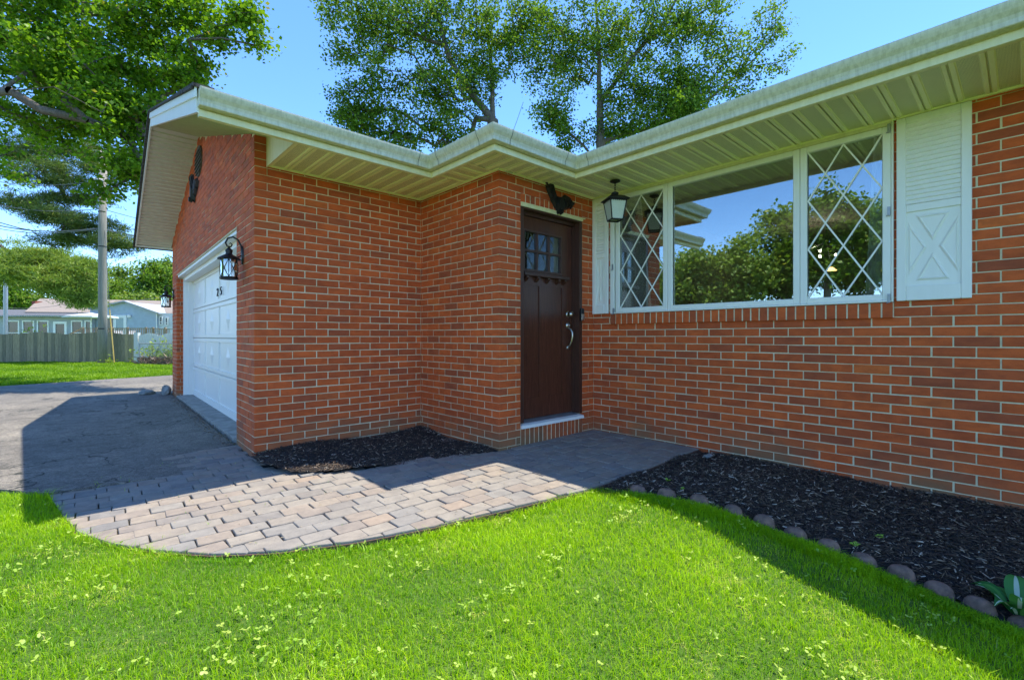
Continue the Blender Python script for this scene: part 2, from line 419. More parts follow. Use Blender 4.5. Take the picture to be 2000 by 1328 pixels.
def m_sheer():
    m, nt, p = newmat('sheer_cloth'); nt.nodes.remove(p); out = nt.nodes['Material Output']
    d = nd(nt, 'ShaderNodeBsdfDiffuse'); t = nd(nt, 'ShaderNodeBsdfTranslucent'); d.inputs[0].default_value = (.9, .9, .88, 1); t.inputs[0].default_value = (.9, .9, .88, 1)
    x = nd(nt, 'ShaderNodeMixShader'); x.inputs[0].default_value = .4; nt.links.new(d.outputs[0], x.inputs[1]); nt.links.new(t.outputs[0], x.inputs[2]); nt.links.new(x.outputs[0], out.inputs[0]); return m


MAT['sheer'] = m_sheer()
MAT['bulb'] = emis('lit_bulb', (1, .93, .8), 18); MAT['amber'] = emis('amber_shade', (1, .55, .18), 2.2)

# ================================================================== GROUND
def gz(x, y):
    s = 1.25 - y
    s = s if s > 3 else math.log1p(math.exp(s * 4)) / 4
    h = -.084 - .15 * min(s, 1.7)
    if x > .5 and y < 4: h += .085 * math.exp(-((x - 2.75) / .55) ** 2 - ((y - 1.45) / .55) ** 2)
    return h


def gzv(x, y):
    s = np.log1p(np.exp(np.clip((1.25 - y) * 4, -30, 30))) / 4
    return -.084 - .15 * np.minimum(s, 1.7) + .085 * np.exp(-((x - 2.75) / .55) ** 2 - ((y - 1.45) / .55) ** 2)


xs = np.array(sorted(set(list(np.round(np.arange(-8, 12, .25), 3)) + [-400, -200, -90, -40, -20, -12, 16, 24, 40, 90, 200, 400])))
ys = np.array(sorted(set(list(np.round(np.arange(-6, 12, .25), 3)) + [-400, -200, -90, -40, -20, -10, 15, 20, 28, 40, 90, 200, 400])))
GX, GY = np.meshgrid(xs, ys, indexing='ij')
V = np.stack([GX, GY, gzv(GX, GY)], -1).reshape(-1, 3); nyy = len(ys)
F = np.array([(i * nyy + j, (i + 1) * nyy + j, (i + 1) * nyy + j + 1, i * nyy + j + 1) for i in range(len(xs) - 1) for j in range(nyy - 1)])
tag(npmesh('ground', V, F, MAT['ground'], smooth=True), kind='structure')

GN = Vector((math.cos(R_(88.3)), math.sin(R_(88.3)), 0))      # along the garage front
GO = Vector((1.131, 4.487, 0)); GOUT = Vector((-GN.y, GN.x, 0)).normalized()   # outward (towards -x)
def gp(s, off, z): return GO + GN * s + GOUT * off + Vector((0, 0, z))


def sheet(name, poly, z, mat, kind='structure', th=.03):
    mb = MB(); n = len(poly)
    zf = z if callable(z) else (lambda x, y: z)
    top = [(x, y, zf(x, y)) for x, y in poly]; bot = [(x, y, zf(x, y) - th) for x, y in poly]
    mb.add(top + bot, [tuple(range(n))] + [(i, (i + 1) % n, (i + 1) % n + n, i + n) for i in range(n)])
    return tag(mb.build(name, mat), kind=kind)


drive = [(-.13, 4.47), (-.42, 4.86), (-2.5, 5.3), (-14, 6), (-14, 13.4), (-1.17, 14.75), (.03, 15.15), (1.93, 15.75), (5, 16.4), (5, 10.9), (1.30, 10.75), (1.13, 5.0), (1.13, 4.5), (.6, 4.4)]
sheet('driveway', drive, -.055, MAT['asphalt'], th=.06)
ap = [gp(.70, -.02, 0), gp(5.5, .0, 0), gp(5.5, -.32, 0), gp(.70, -.32, 0)]
sheet('concrete_apron', [(p.x, p.y) for p in ap], lambda x, y: -.022 if True else 0, MAT['concrete'], th=.1)

# ---- brick paved path
outer = [(-.13, 4.49), (-.06, 3.95), (.01, 3.52), (.14, 3.20), (.29, 2.95), (.50, 2.69), (.73, 2.50), (1.06, 2.33), (1.45, 2.21), (1.96, 2.11), (2.52, 2.0), (3.28, 1.985), (4.14, 2.0)]
convex = outer + [(4.14, 5.2), (1.13, 5.17), (.86, 5.14), (.44, 5.12), (.16, 4.94)]
bed1 = [(1.131, 4.487), (1.09, 4.40), (1.10, 4.03), (1.17, 3.80), (1.4, 3.59), (1.6, 3.50), (2.0, 3.42), (2.34, 3.33), (2.65, 3.25), (2.782, 3.19), (2.782, 4.487)]
def pz(x, y): return -.045 + .022 * min(max((x - 1.1) / 1.7, -.6), 1.6) - (.012 if x < 1 else 0) * (1 - max(x, 0))


def inside(p, poly):
    c = False; n = len(poly); x, y = p
    for i in range(n):
        x1, y1 = poly[i]; x2, y2 = poly[(i + 1) % n]
        if (y1 > y) != (y2 > y) and x < (x2 - x1) * (y - y1) / (y2 - y1) + x1: c = not c
    return c


def clip(poly, cl):
    area = sum(cl[i][0] * cl[(i + 1) % len(cl)][1] - cl[(i + 1) % len(cl)][0] * cl[i][1] for i in range(len(cl)))
    sg = 1 if area > 0 else -1
    for i in range(len(cl)):
        a = cl[i]; b = cl[(i + 1) % len(cl)]
        side = lambda p: sg * ((b[0] - a[0]) * (p[1] - a[1]) - (b[1] - a[1]) * (p[0] - a[0]))
        out = []
        for k in range(len(poly)):
            p = poly[k]; q = poly[(k + 1) % len(poly)]; sp, sq = side(p), side(q)
            if sp >= 0: out.append(p)
            if (sp > 0 > sq) or (sp < 0 < sq):
                t = sp / (sp - sq); out.append((p[0] + (q[0] - p[0]) * t, p[1] + (q[1] - p[1]) * t))
        poly = out
        if len(poly) < 3: return []
    return poly


path = sheet('path', [(x, y) for x, y in convex], lambda x, y: pz(x, y) - .013, MAT['sand'], th=.06)
PL, PW, PG = .168, .119, .0048
npv = 0
for j in range(-4, 31):
    y = 1.9 + j * PW
    for i in range(-8, 32):
        x = -.7 + i * PL + (j % 2) * PL * .5 + ((j * 37) % 5 - 2) * .010
        jx, jy = rng.normal(0, .0022, 2); rot = rng.normal(0, .010)
        w, h = PL - PG * .85, PW - PG * rng.uniform(.7, 1.5)
        c = rng.uniform(.005, .011)
        loc = [(0, c), (c, 0), (w * .33, -.001), (w * .66, .001), (w - c, 0), (w, c), (w, h - c), (w - c, h), (w * .5, h + .001), (c, h), (0, h - c)]
        loc = [(a + rng.normal(0, .0016), b + rng.normal(0, .0016)) for a, b in loc]
        ca, sa = math.cos(rot), math.sin(rot)
        # courses swing very slightly downhill to the left, as laid
        th = -.035
        pts = []
        for a, b in loc:
            X = x + jx + a * ca - b * sa; Y = y + jy + a * sa + b * ca
            pts.append((X * math.cos(th) - (Y - 3) * math.sin(th), X * math.sin(th) + (Y - 3) * math.cos(th) + 3))
        pl = clip(pts, convex)
        if len(pl) < 3: continue
        A = abs(sum(pl[k][0] * pl[(k + 1) % len(pl)][1] - pl[(k + 1) % len(pl)][0] * pl[k][1] for k in range(len(pl)))) / 2
        if A < .0010: continue
        cx = sum(p[0] for p in pl) / len(pl); cy = sum(p[1] for p in pl) / len(pl)
        if all(inside(p, bed1) for p in pl) or (cx > 2.76 and cy > 3.22) or (cx > 1.15 and cy > 4.45): continue
        n = len(pl); zt = pz(cx, cy) + rng.normal(0, .0016); tx, ty = rng.normal(0, .009, 2); b = .003
        inn = [(cx + (p[0] - cx) * (1 - b / max(.02, math.hypot(p[0] - cx, p[1] - cy))), cy + (p[1] - cy) * (1 - b / max(.02, math.hypot(p[0] - cx, p[1] - cy)))) for p in pl]
        zz = lambda p, d=0: zt - d + (p[0] - cx) * tx + (p[1] - cy) * ty
        vs = [(p[0] - cx, p[1] - cy, zz(p)) for p in inn] + [(p[0] - cx, p[1] - cy, zz(p, .0045)) for p in pl] + [(p[0] - cx, p[1] - cy, zz(p, .04)) for p in pl]
        fs = [tuple(range(n))] + [(k, (k + 1) % n, (k + 1) % n + n, k + n) for k in range(n)] + [(k + n, (k + 1) % n + n, (k + 1) % n + 2 * n, k + 2 * n) for k in range(n)]
        o = mobj('paver', vs, fs, MAT['paver'], path); o.location = (cx, cy, 0); npv += 1
print('pavers', npv)

# path edging strip
mb = MB(); ed = outer[1:]
for i in range(len(ed) - 1):
    a = Vector((*ed[i], 0)); b = Vector((*ed[i + 1], 0)); n_ = Vector((b.y - a.y, a.x - b.x, 0)).normalized()
    q = [a + n_ * .001, b + n_ * .001, b + n_ * .009, a + n_ * .009]
    zt = [pz(p.x, p.y) - .012 for p in q]
    vs = [(p.x, p.y, z) for p, z in zip(q, zt)] + [(p.x, p.y, z - .075) for p, z in zip(q, zt)]
    mb.add(vs, [(0, 1, 2, 3), (0, 4, 5, 1), (3, 2, 6, 7), (0, 3, 7, 4), (1, 5, 6, 2)])
tag(mb.build('path_edging', MAT['edging']), 'thin brown edging strip curving along the lawn side of the paved path', 'edging strip')

# ================================================================== HOUSE
house = tag(empty('brick_house', (2.8, 4.4, 0)), 'red brick ranch house with white eaves, brown front door and attached garage', 'house')
bpy.context.view_layer.update()
HP = house.location.copy()


def hpart(mb, name, mat, parent=None, smooth=False):
    """build with world coordinates under the house or one of its parts"""
    if parent is None:
        vs = [Vector(v) - HP for v in mb.v]; return mobj(name, vs, mb.f, mat, house, smooth)
    return mobj(name, [Vector(v) - HP for v in mb.v], mb.f, mat, parent, smooth)


CH = .0667; BL = .2040; BJ = .0090; BH = .0602; BR = .0045
CW = .0966      # width of a header
BRMESH = {}


def brick_geo(l, h, d, bev=.0022):
    # face towards -v (outward), box with a bevelled outer rim; jittered corners
    mb = MB(); j = lambda s=.0016: random.uniform(-s, s)
    x0, x1, z0, z1 = j(), l + j(), j(), h + j()
    b = bev
    fr = [(x0 + b, 0, z0 + b), (x1 - b, 0, z0 + b), (x1 - b, 0, z1 - b), (x0 + b, 0, z1 - b)]
    md = [(x0, b, z0), (x1, b, z0), (x1, b, z1), (x0, b, z1)]
    bk = [(x0, d, z0), (x1, d, z0), (x1, d, z1), (x0, d, z1)]
    fs = [(0, 1, 2, 3)] + [(k, k + 4, (k + 1) % 4 + 4, (k + 1) % 4) for k in range(4)] + [(k + 4, k + 8, (k + 1) % 4 + 8, (k + 1) % 4 + 4) for k in range(4)] + [(11, 10, 9, 8)]
    return fr + md + bk, fs


def brick_mesh(l, h, d):
    key = (round(l, 3), round(h, 3), round(d, 3), random.randrange(5))
    if key not in BRMESH:
        v, f = brick_geo(l, h, d); me = bpy.data.meshes.new('brick'); me.from_pydata(v, [], f); me.update(); me.materials.append(MAT['brick']); BRMESH[key] = me
    return BRMESH[key]


def wall(o, u, L, ztop, openings=(), left='in', right='in', z0=1 - 18 * CH, maxind=300, swap=0, th=.09, cut=None, seen=None):
    """a brick face: o = its left end seen from outside, u = unit direction along it; outward = u x z"""
    o = Vector(o); u = Vector(u).normalized(); inw = Vector((-u.y, u.x, 0))    # into the wall
    M = frame(o, u, inw, (0, 0, 1))
    # mortar slab, set back; built of columns so that it follows ztop and the openings
    mb = MB(); cuts = sorted({0.0, L} | {a for q in openings for a in q[:2]} | ({L * k / 12 for k in range(13)} if callable(ztop) else set()))
    if cut: cuts = sorted(set(cuts) | set(cut))
    cuts = [c for i, c in enumerate(cuts) if i == 0 or c - cuts[i - 1] > 1e-5]; cuts[-1] = L
    zt = ztop if callable(ztop) else (lambda s: ztop)
    e0 = BR if left == 'out' else -.02; e1 = .0895 if right == 'out' else -.02
    for a, b in zip(cuts, cuts[1:]):
        segs = [(z0, None)]
        for q in openings:
            if q[0] <= a + 1e-6 and b <= q[1] + 1e-6: segs = [(z0, q[2]), (q[3], None)] if q[2] > z0 else [(q[3], None)]
        for lo, hi in segs:
            A = a + (e0 if a == 0 else 0); B = b - (e1 if b == L else 0)
            h1, h2 = (zt(a), zt(b)) if hi is None else (hi, hi)
            vs = [(A, BR, lo), (B, BR, lo), (B, BR, h2), (A, BR, h1), (A, th, lo), (B, th, lo), (B, th, h2), (A, th, h1)]
            mb.add([M @ Vector(v) for v in vs], [(0, 1, 2, 3), (7, 6, 5, 4), (0, 3, 7, 4), (1, 5, 6, 2), (3, 2, 6, 7), (0, 4, 5, 1)])
    slab = hpart(mb, 'brick_wall', MAT['mortar'])
    items = []
    nc = int((max(zt(0), zt(L), zt(L / 2)) - z0) / CH) + 1
    for k in range(nc):
        zb = z0 + k * CH + .0032; par = (k + swap) % 2
        PT = BL + BJ
        if left == 'out': x = 0.0 if par == 0 else PT / 2
        elif right == 'out': x = (L - BL - (PT / 2 if par else 0)) % PT - PT
        else: x = -PT / 2 * par
        while x < L:
            a = max(x, 0); b = min(x + BL, L); dp = .035
            if left == 'out' and par == 0 and x < .001: dp = CW
            if right == 'out':
                if par == 0 and x + BL > L - .003: b = L; dp = CW
                elif par and x > L - PT / 2 - .01: x += PT; continue
            parts = [(a, b)] if b - a > .018 else []
            h = BH
            for q in openings:
                if zb + BH > q[2] + .004 and zb < q[3] - .004:
                    nw = []
                    for (c, d) in parts:
                        if d <= q[0] or c >= q[1]: nw.append((c, d))
                        else:
                            if q[0] - c > .018: nw.append((c, q[0]))
                            if d - q[1] > .018: nw.append((q[1], d))
                    parts = nw
            for (c, d) in parts:
                if zb + BH * .5 < zt((c + d) / 2): items.append((c, d, zb, dp))
            x += BL + BJ
    # the ones that show largest are objects
    def size(it):
        p = M @ Vector(((it[0] + it[1]) / 2, 0, it[2])); t = p.dot(FW)
        if t < .6: return 0
        px = p.dot(RT) / t
        if abs(px) > 1.1 or (1 + .0 - 0) * (p.z - CAMZ) / t > .74: return 0
        return (it[1] - it[0]) * abs((p - cam.location).normalized().dot(-inw)) / t / t
    items.sort(key=size, reverse=True)
    items = [it for it in items if size(it) > 0 or not seen]
    rest = MB()
    for n, (c, d, zb, dp) in enumerate(items):
        pr = random.uniform(-.0016, .0014); zb += random.uniform(-.0008, .0008)
        if n < maxind and size((c, d, zb, dp)) > 0:
            me = brick_mesh(d - c, BH, dp); b = bpy.data.objects.new('brick', me); COL.objects.link(b); b.parent = slab
            b.matrix_local = Matrix.Translation(-HP) @ M @ Matrix.Translation((c, pr, zb))
        else:
            v, f = brick_geo(d - c, BH, dp); rest.add([M @ (Vector(p) + Vector((c, pr, zb))) for p in v], f)
    if rest.v: tag(hpart(rest, 'brickwork', MAT['brick'], slab), kind='stuff')
    return slab


XR, XB, YA, YD = 4.145, 2.782, 4.487, 3.184
SOF = 2.485
# garage side wall: left end at the garage corner
wall((GO.x, YA, 0), (1, 0, 0), XB - GO.x, lambda s: 2.62 if s > .12 else 2.76, left='out', cut=[.12])
wall((XB, YA, 0), (0, -1, 0), YA - YD, 2.56, right='out', swap=0)
DX0, DX1, DZ0, DZ1 = 3.048, 3.955, .14, 2.245
wall((XB, YD, 0), (1, 0, 0), XR - XB, 2.56, openings=[(DX0 - XB, DX1 - XB, -.10, 2.336)], left='out', swap=1)
WY0, WY1, WZ0, WZ1 = .612, 2.948, 1.235, 2.60      # window opening
wall((XR, YD, 0), (0, -1, 0), YD + 1.2, 2.56, openings=[(YD - WY1, YD - WY0, 1.128, 2.62)])
# garage gable front: seen from outside its left end is the far corner
GL = 6.10; GD0, GD1, GDZ = .70, 5.50, 2.055
gtop = lambda s: 2.745 + .309 * min(GL - s, s)
wall(GO + GN * GL, -GN, GL, gtop, openings=[(GL - GD1, GL - GD0, -1, GDZ)], right='out', cut=[GL / 2], swap=1)
# far side and back walls, plain
mb = MB(); a = GO + GN * GL
mb.box((a.x + .01, a.y - .09, -.2), (10, a.y, 2.6)); hpart(mb, 'rear_wall', MAT['mortar'])
# brick reveals of the garage opening
for s0, s1 in ((GD1 - .0, GD1 + .045), (GD0 - .045, GD0)):
    mb = MB(); mb.add([gp(s0, -.004, -.2), gp(s1, -.004, -.2), gp(s1, -.004, GDZ), gp(s0, -.004, GDZ), gp(s0, -.13, -.2), gp(s1, -.13, -.2), gp(s1, -.13, GDZ), gp(s0, -.13, GDZ)], [(0, 1, 2, 3), (7, 6, 5, 4), (0, 3, 7, 4), (1, 5, 6, 2), (3, 2, 6, 7)])
    rv = hpart(mb, 'door_reveal', MAT['mortar'])
    rb = MB(); k = 0
    for k in range(33):
        z = 1 - 18 * CH + k * CH + .0032
        if z + BH > GDZ: break
        d0 = .001 if k % 2 else .055
        e = GD1 - .003 if s0 >= GD1 - .01 else GD0 + .003
        e2 = e + (.03 if s0 >= GD1 - .01 else -.03)
        for (A, B) in ((-.001, -.096 if k % 2 else -.05), (-.106 if k % 2 else -.06, -.13)):
            rb.add([gp(e, A, z), gp(e, B, z), gp(e, B, z + BH), gp(e, A, z + BH), gp(e2, A, z), gp(e2, B, z), gp(e2, B, z + BH), gp(e2, A, z + BH)], [(0, 1, 2, 3), (7, 6, 5, 4), (0, 3, 7, 4), (1, 5, 6, 2), (3, 2, 6, 7), (0, 4, 5, 1)])
    tag(hpart(rb, 'brickwork', MAT['brick'], rv), kind='stuff')


def edge_bricks(parent, o, u, out, n, w, h, depth, gap=.010):
    """a row of bricks on end: o lower left corner of the outer face"""
    u = Vector(u); out = Vector(out)
    for k in range(n):
        M = frame(Vector(o) + u * (k * w), u, -out, (0, 0, 1))
        v, f = brick_geo(w - gap, h - random.uniform(0, .003), depth)
        b = mobj('brick', v, f, MAT['brick'], parent); b.matrix_local = Matrix.Translation(-HP) @ M @ Matrix.Translation((gap / 2, random.uniform(-.001, .001), 0))


# window sill of bricks on edge, soldier rows over and under the door
mb = MB(); mb.box((XR - .019, WY0 + .001, 1.130), (XR + .05, WY1 - .001, 1.232)); sillp = hpart(mb, 'window_sill', MAT['mortar'])
nb = 35; edge_bricks(sillp, (XR - .024, WY1, 1.127), (0, -1, 0), (-1, 0, 0), nb, (WY1 - WY0) / nb, .107, .07)
mb = MB(); mb.box((DX0 + .001, YD + BR, 2.249), (DX1 - .001, YD + .09, 2.335)); slp = hpart(mb, 'soldier_course', MAT['mortar'])
edge_bricks(slp, (DX0, YD, 2.251), (1, 0, 0), (0, -1, 0), 14, (DX1 - DX0) / 14, .083, .05)
mb = MB(); mb.box((DX0 + .001, YD + BR, -.1), (DX1 - .001, YD + .09, .136)); stp = hpart(mb, 'soldier_course', MAT['mortar'])
edge_bricks(stp, (DX0, YD, -.022), (1, 0, 0), (0, -1, 0), 15, (DX1 - DX0) / 15, .156, .05)

# ---- roof
RT0 = 2.635
def roofh(x, y):
    g = -9; e = -9; m_ = -9
    if y >= 3.68 - 1e-6: g = .317 * min(y - 3.68, 11.05 - y)
    if x >= 2.385 - 1e-6 and y >= 2.79 - 1e-6: e = .30 * min(x - 2.385, y - 2.79)
    if x >= 3.375 - 1e-6: m_ = .30 * min(x - 3.375, 12 - x)
    return max(g, e, m_)


rx = sorted({.58, 1.2, 1.8, 2.385, 3.375} | {round(2.4 + .15 * k, 3) for k in range(20)} | {5.5 + .5 * k for k in range(14)})
ry = sorted({2.79, 3.68, 7.365, 11.05} | {round(2.85 + .15 * k, 3) for k in range(20)} | {6 + .5 * k for k in range(11)} | {-9.0, -4., -1., 0., 1., 2.})
vi = {}; vs = []; fs = []
def rv_(i, j):
    if (i, j) not in vi:
        x, y = rx[i], ry[j]; h = roofh(x, y); vi[i, j] = len(vs)
        vs.append((x + .0297 * (y - 4.487) * max(0, 1 - (x - .58) / 1.7), y, RT0 + h))
    return vi[i, j]
for i in range(len(rx) - 1):
    for j in range(len(ry) - 1):
        x0, x1, y0, y1 = rx[i], rx[i + 1], ry[j], ry[j + 1]
        ok = (y0 >= 3.68 - 1e-6 and y1 <= 11.06) or (x0 >= 2.385 - 1e-6 and y0 >= 2.79 - 1e-6 and y1 <= 11.06) or (x0 >= 3.375 - 1e-6 and y1 <= 11.06)
        if ok: fs.append((rv_(i, j), rv_(i + 1, j), rv_(i + 1, j + 1), rv_(i, j + 1)))
mb = MB(); mb.add(vs, fs); roof = hpart(mb, 'roof', MAT['shingle'])
md = roof.modifiers.new('thickness', 'SOLIDIFY'); md.thickness = .018; md.offset = -1

# ---- eaves: fascia, gutter, soffit
EV = [((.60, 3.71), (2.417, 3.71)), ((2.417, 3.71), (2.417, 2.82)), ((2.417, 2.82), (3.405, 2.82)), ((3.405, 2.82), (3.405, -3.0))]
pts = [(.60, 3.71), (2.417, 3.71), (2.417, 2.82), (3.405, 2.82), (3.405, -3.0)]
nrm = [Vector((0, -1)), Vector((-1, 0)), Vector((0, -1)), Vector((-1, 0))]


def eave_strip(name, prof, mat, parent=None, ends=(0, 0)):
    """sweep a profile (offset outward, z) along the eave line with mitred corners, one mesh per run"""
    res = []
    for k in range(4):
        a, b = pts[k], pts[k + 1]; n0 = nrm[k]
        row = []
        for (of, z) in prof:
            def corner(p, other):
                v = Vector(p) + n0 * of
                if other is not None: v = v + other * of
                return (v.x, v.y, z)
            row.append((corner(a, nrm[k - 1] if k else None), corner(b, nrm[k + 1] if k < 3 else None)))
        mb = MB(); vs = [r[0] for r in row] + [r[1] for r in row]; n = len(prof)
        fs = [(i, i + 1, i + 1 + n, i + n) for i in range(n - 1)]
        if k == 0: fs.append(tuple(range(n)))
        mb.add(vs, fs); o = hpart(mb, name, mat, parent); res.append(o)
    return res


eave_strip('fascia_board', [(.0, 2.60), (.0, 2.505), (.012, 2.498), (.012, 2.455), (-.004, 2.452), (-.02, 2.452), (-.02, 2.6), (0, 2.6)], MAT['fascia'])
gut = eave_strip('gutter', [(.001, 2.607), (.001, 2.512), (.008, 2.508), (.062, 2.508), (.066, 2.512), (.068, 2.535), (.074, 2.553), (.090, 2.575), (.098, 2.592), (.102, 2.605), (.102, 2.618), (.094, 2.620), (.093, 2.608), (.086, 2.590), (.070, 2.57), (.060, 2.53), (.010, 2.517), (.003, 2.607)], MAT['white'])
gut = gut[0] and gut
# drip edge between gutter and roof
eave_strip('drip_edge', [(.09, 2.6085), (.0, 2.626), (-.08, 2.650), (-.08, 2.646), (0, 2.622), (.09, 2.6045)], MAT['trim'])
# gutter seams and mitre bands
def seam(run, p, w=.005):
    n0 = nrm[run]; a = Vector(pts[run]); b = Vector(pts[run + 1]); d = (b - a).normalized(); c = Vector(p)
    mb = MB(); pr = [(.063, 2.5065), (.0675, 2.511), (.0695, 2.535), (.0755, 2.5525), (.0915, 2.5745), (.0995, 2.5915), (.1035, 2.605), (.1035, 2.619)]
    va = []; vb = []
    for of, z in pr:
        q = c + n0 * of; va.append((q.x - d.x * w / 2, q.y - d.y * w / 2, z)); vb.append((q.x + d.x * w / 2, q.y + d.y * w / 2, z))
    n = len(pr); mb.add(va + vb, [(i, i + 1, i + 1 + n, i + n) for i in range(n - 1)])
    hpart(mb, 'seam', MAT['vent'], gut[run])
seam(0, (2.23, 3.71)); seam(1, (2.417, 3.50)); seam(1, (2.417, 2.93)); seam(2, (2.52, 2.82)); seam(2, (3.18, 2.82)); seam(3, (3.405, 2.62)); seam(3, (3.405, -.9))
mb = MB(); mb.prism([(.001, 2.508), (.064, 2.508), (.07, 2.55), (.098, 2.592), (.102, 2.618), (.001, 2.618)], lambda a, z: (.5995, 3.71 - a, z), lambda a, z: (.594, 3.71 - a, z))
hpart(mb, 'end_cap', MAT['white'], gut[0])

SB = .152
def board_profile(w, ln, z=0):
    # x across the board, y along it; face down
    pr = [(0, .010), (.006, .010), (.010, 0), (.032, 0), (.037, .008), (.127, .008), (.132, 0), (.150, 0), (.152, .002)]
    k = w / SB
    pr = [(a * k, b) for a, b in pr]
    n = len(pr); vs = [(a, 0, b) for a, b in pr] + [(a, ln, b) for a, b in pr]
    return vs, [(i + n, i + 1 + n, i + 1, i) for i in range(n - 1)]


def soffit_run(o, across, along, n, ln, lens=None, w=.152):
    o = Vector((*o, SOF)); base = None
    s = empty('soffit', (0, 0, 0), house)
    for k in range(n):
        L_ = ln if lens is None else lens(k)
        v, f = board_profile(w, L_)
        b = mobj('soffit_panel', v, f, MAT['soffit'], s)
        b.matrix_local = Matrix.Translation(-HP) @ frame(o + Vector((*across, 0)) * (k * w), (*across, 0), (*along, 0), (0, 0, 1))
    return s


# garage side eave: boards run in y from fascia to wall
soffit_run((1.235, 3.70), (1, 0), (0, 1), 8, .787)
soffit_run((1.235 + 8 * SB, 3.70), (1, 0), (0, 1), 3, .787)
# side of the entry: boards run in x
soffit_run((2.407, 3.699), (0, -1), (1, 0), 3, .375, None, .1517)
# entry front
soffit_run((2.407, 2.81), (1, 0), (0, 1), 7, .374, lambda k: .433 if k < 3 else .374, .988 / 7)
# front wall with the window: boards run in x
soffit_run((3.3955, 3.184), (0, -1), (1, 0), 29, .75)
mb = MB(); mb.box((2.40, 2.81, SOF + .012), (2.79, 3.75, SOF + .016)); mb.box((3.38, 2.80, SOF + .017), (4.15, 3.19, SOF + .021)); mb.box((3.40, -3, SOF + .0225), (4.15, 2.99, SOF + .0265)); mb.box((1.24, 3.69, SOF + .0275), (2.80, 4.49, SOF + .0315))
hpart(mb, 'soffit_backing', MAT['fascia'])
# channel trims where soffit meets brick
mb = MB(); mb.box((1.236, YA - .022, SOF - .006), (XB - .01, YA - .002, SOF + .012)); mb.box((XB - .022, YD - .02, SOF - .006), (XB - .002, YA - .023, SOF + .012))
mb.box((XB - .001, YD - .022, SOF - .006), (XR - .03, YD - .002, SOF + .012)); mb.box((XR - .022, -1.1, SOF - .006), (XR - .002, YD - .023, SOF + .012))
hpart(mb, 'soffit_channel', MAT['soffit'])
# end closure of the boxed eave at the garage corner
mb = MB(); zs = lambda y: 2.50 + .309 * (y - 3.71) * 1.0
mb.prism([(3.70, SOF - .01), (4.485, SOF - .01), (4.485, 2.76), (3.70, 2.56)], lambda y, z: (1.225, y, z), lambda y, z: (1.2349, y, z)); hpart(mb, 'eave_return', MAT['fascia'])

# ---- rake overhang of the garage gable
OH = .52; SA = 3.05; s_e0, s_e1 = -.80, 6.42
soz = lambda s: 2.735 + .309 * (s if s < SA else 2 * SA - s)
rs = empty('rake_soffit', (0, 0, 0), house)
def lapboard(s0, s1):
    mb = MB(); z0, z1 = soz(s0), soz(s1); inn = -.006 if s0 >= 0 else -.10 - .0
    A = OH - .018
    B = -.006 if s0 > -.02 else -.115
    mb.add([gp(s0, A, z0), gp(s1, A, z1 + .011), gp(s1, B, z1 + .011), gp(s0, B, z0), gp(s0, A, z0 + .012), gp(s1, A, z1 + .021), gp(s1, B, z1 + .021), gp(s0, B, z0 + .012)], [(0, 3, 2, 1), (4, 5, 6, 7), (0, 1, 5, 4), (3, 7, 6, 2), (0, 4, 7, 3), (1, 2, 6, 5)])
    hpart(mb, 'soffit_board', MAT['lap'], rs)
s = s_e0 + .02; bw = .098
while s < s_e1 - .1:
    e = s + bw
    if s < SA < e:
        lapboard(s, SA); s = SA; continue
    lapboard(s, min(e, s_e1)); s = e
def rake(s0, s1, zoff0, zoff1, off, th, name, mat):
    mb = MB(); zz = lambda s, d: soz(s) + d
    mb.add([gp(s0, off, zz(s0, zoff0)), gp(s1, off, zz(s1, zoff0)), gp(s1, off, zz(s1, zoff1)), gp(s0, off, zz(s0, zoff1)), gp(s0, off - th, zz(s0, zoff0)), gp(s1, off - th, zz(s1, zoff0)), gp(s1, off - th, zz(s1, zoff1)), gp(s0, off - th, zz(s0, zoff1))],
                     [(0, 1, 2, 3), (7, 6, 5, 4), (0, 3, 7, 4), (1, 5, 6, 2), (3, 2, 6, 7), (0, 4, 5, 1)])
    hpart(mb, name, mat)
rake(s_e0, SA, -.012, .145, OH, .018, 'rake_board', MAT['rake']); rake(SA, s_e1, -.012, .145, OH, .018, 'rake_board', MAT['rake'])
rake(s_e0 - .03, SA, .085, .150, OH + .014, .013, 'rake_trim', MAT['trim']); rake(SA, s_e1 + .02, .085, .150, OH + .014, .013, 'rake_trim', MAT['trim'])
# shingle edge over the rake
rake(s_e0 - .045, SA, .150, .174, OH + .024, .12, 'shingle_edge', MAT['shingle']); rake(SA, s_e1 + .06, .150, .174, OH + .024, .12, 'shingle_edge', MAT['shingle'])
mb = MB(); mb.add([gp(s_e1, OH, soz(s_e1) - .012), gp(s_e1, -.1, soz(s_e1) - .012), gp(s_e1, -.1, soz(s_e1) + .15), gp(s_e1, OH, soz(s_e1) + .15), gp(s_e1 + .015, OH, soz(s_e1) - .012), gp(s_e1 + .015, -.1, soz(s_e1) - .012), gp(s_e1 + .015, -.1, soz(s_e1) + .15), gp(s_e1 + .015, OH, soz(s_e1) + .15)], [(0, 1, 2, 3), (7, 6, 5, 4), (0, 4, 5, 1), (3, 2, 6, 7)])
hpart(mb, 'fascia_board', MAT['rake'])
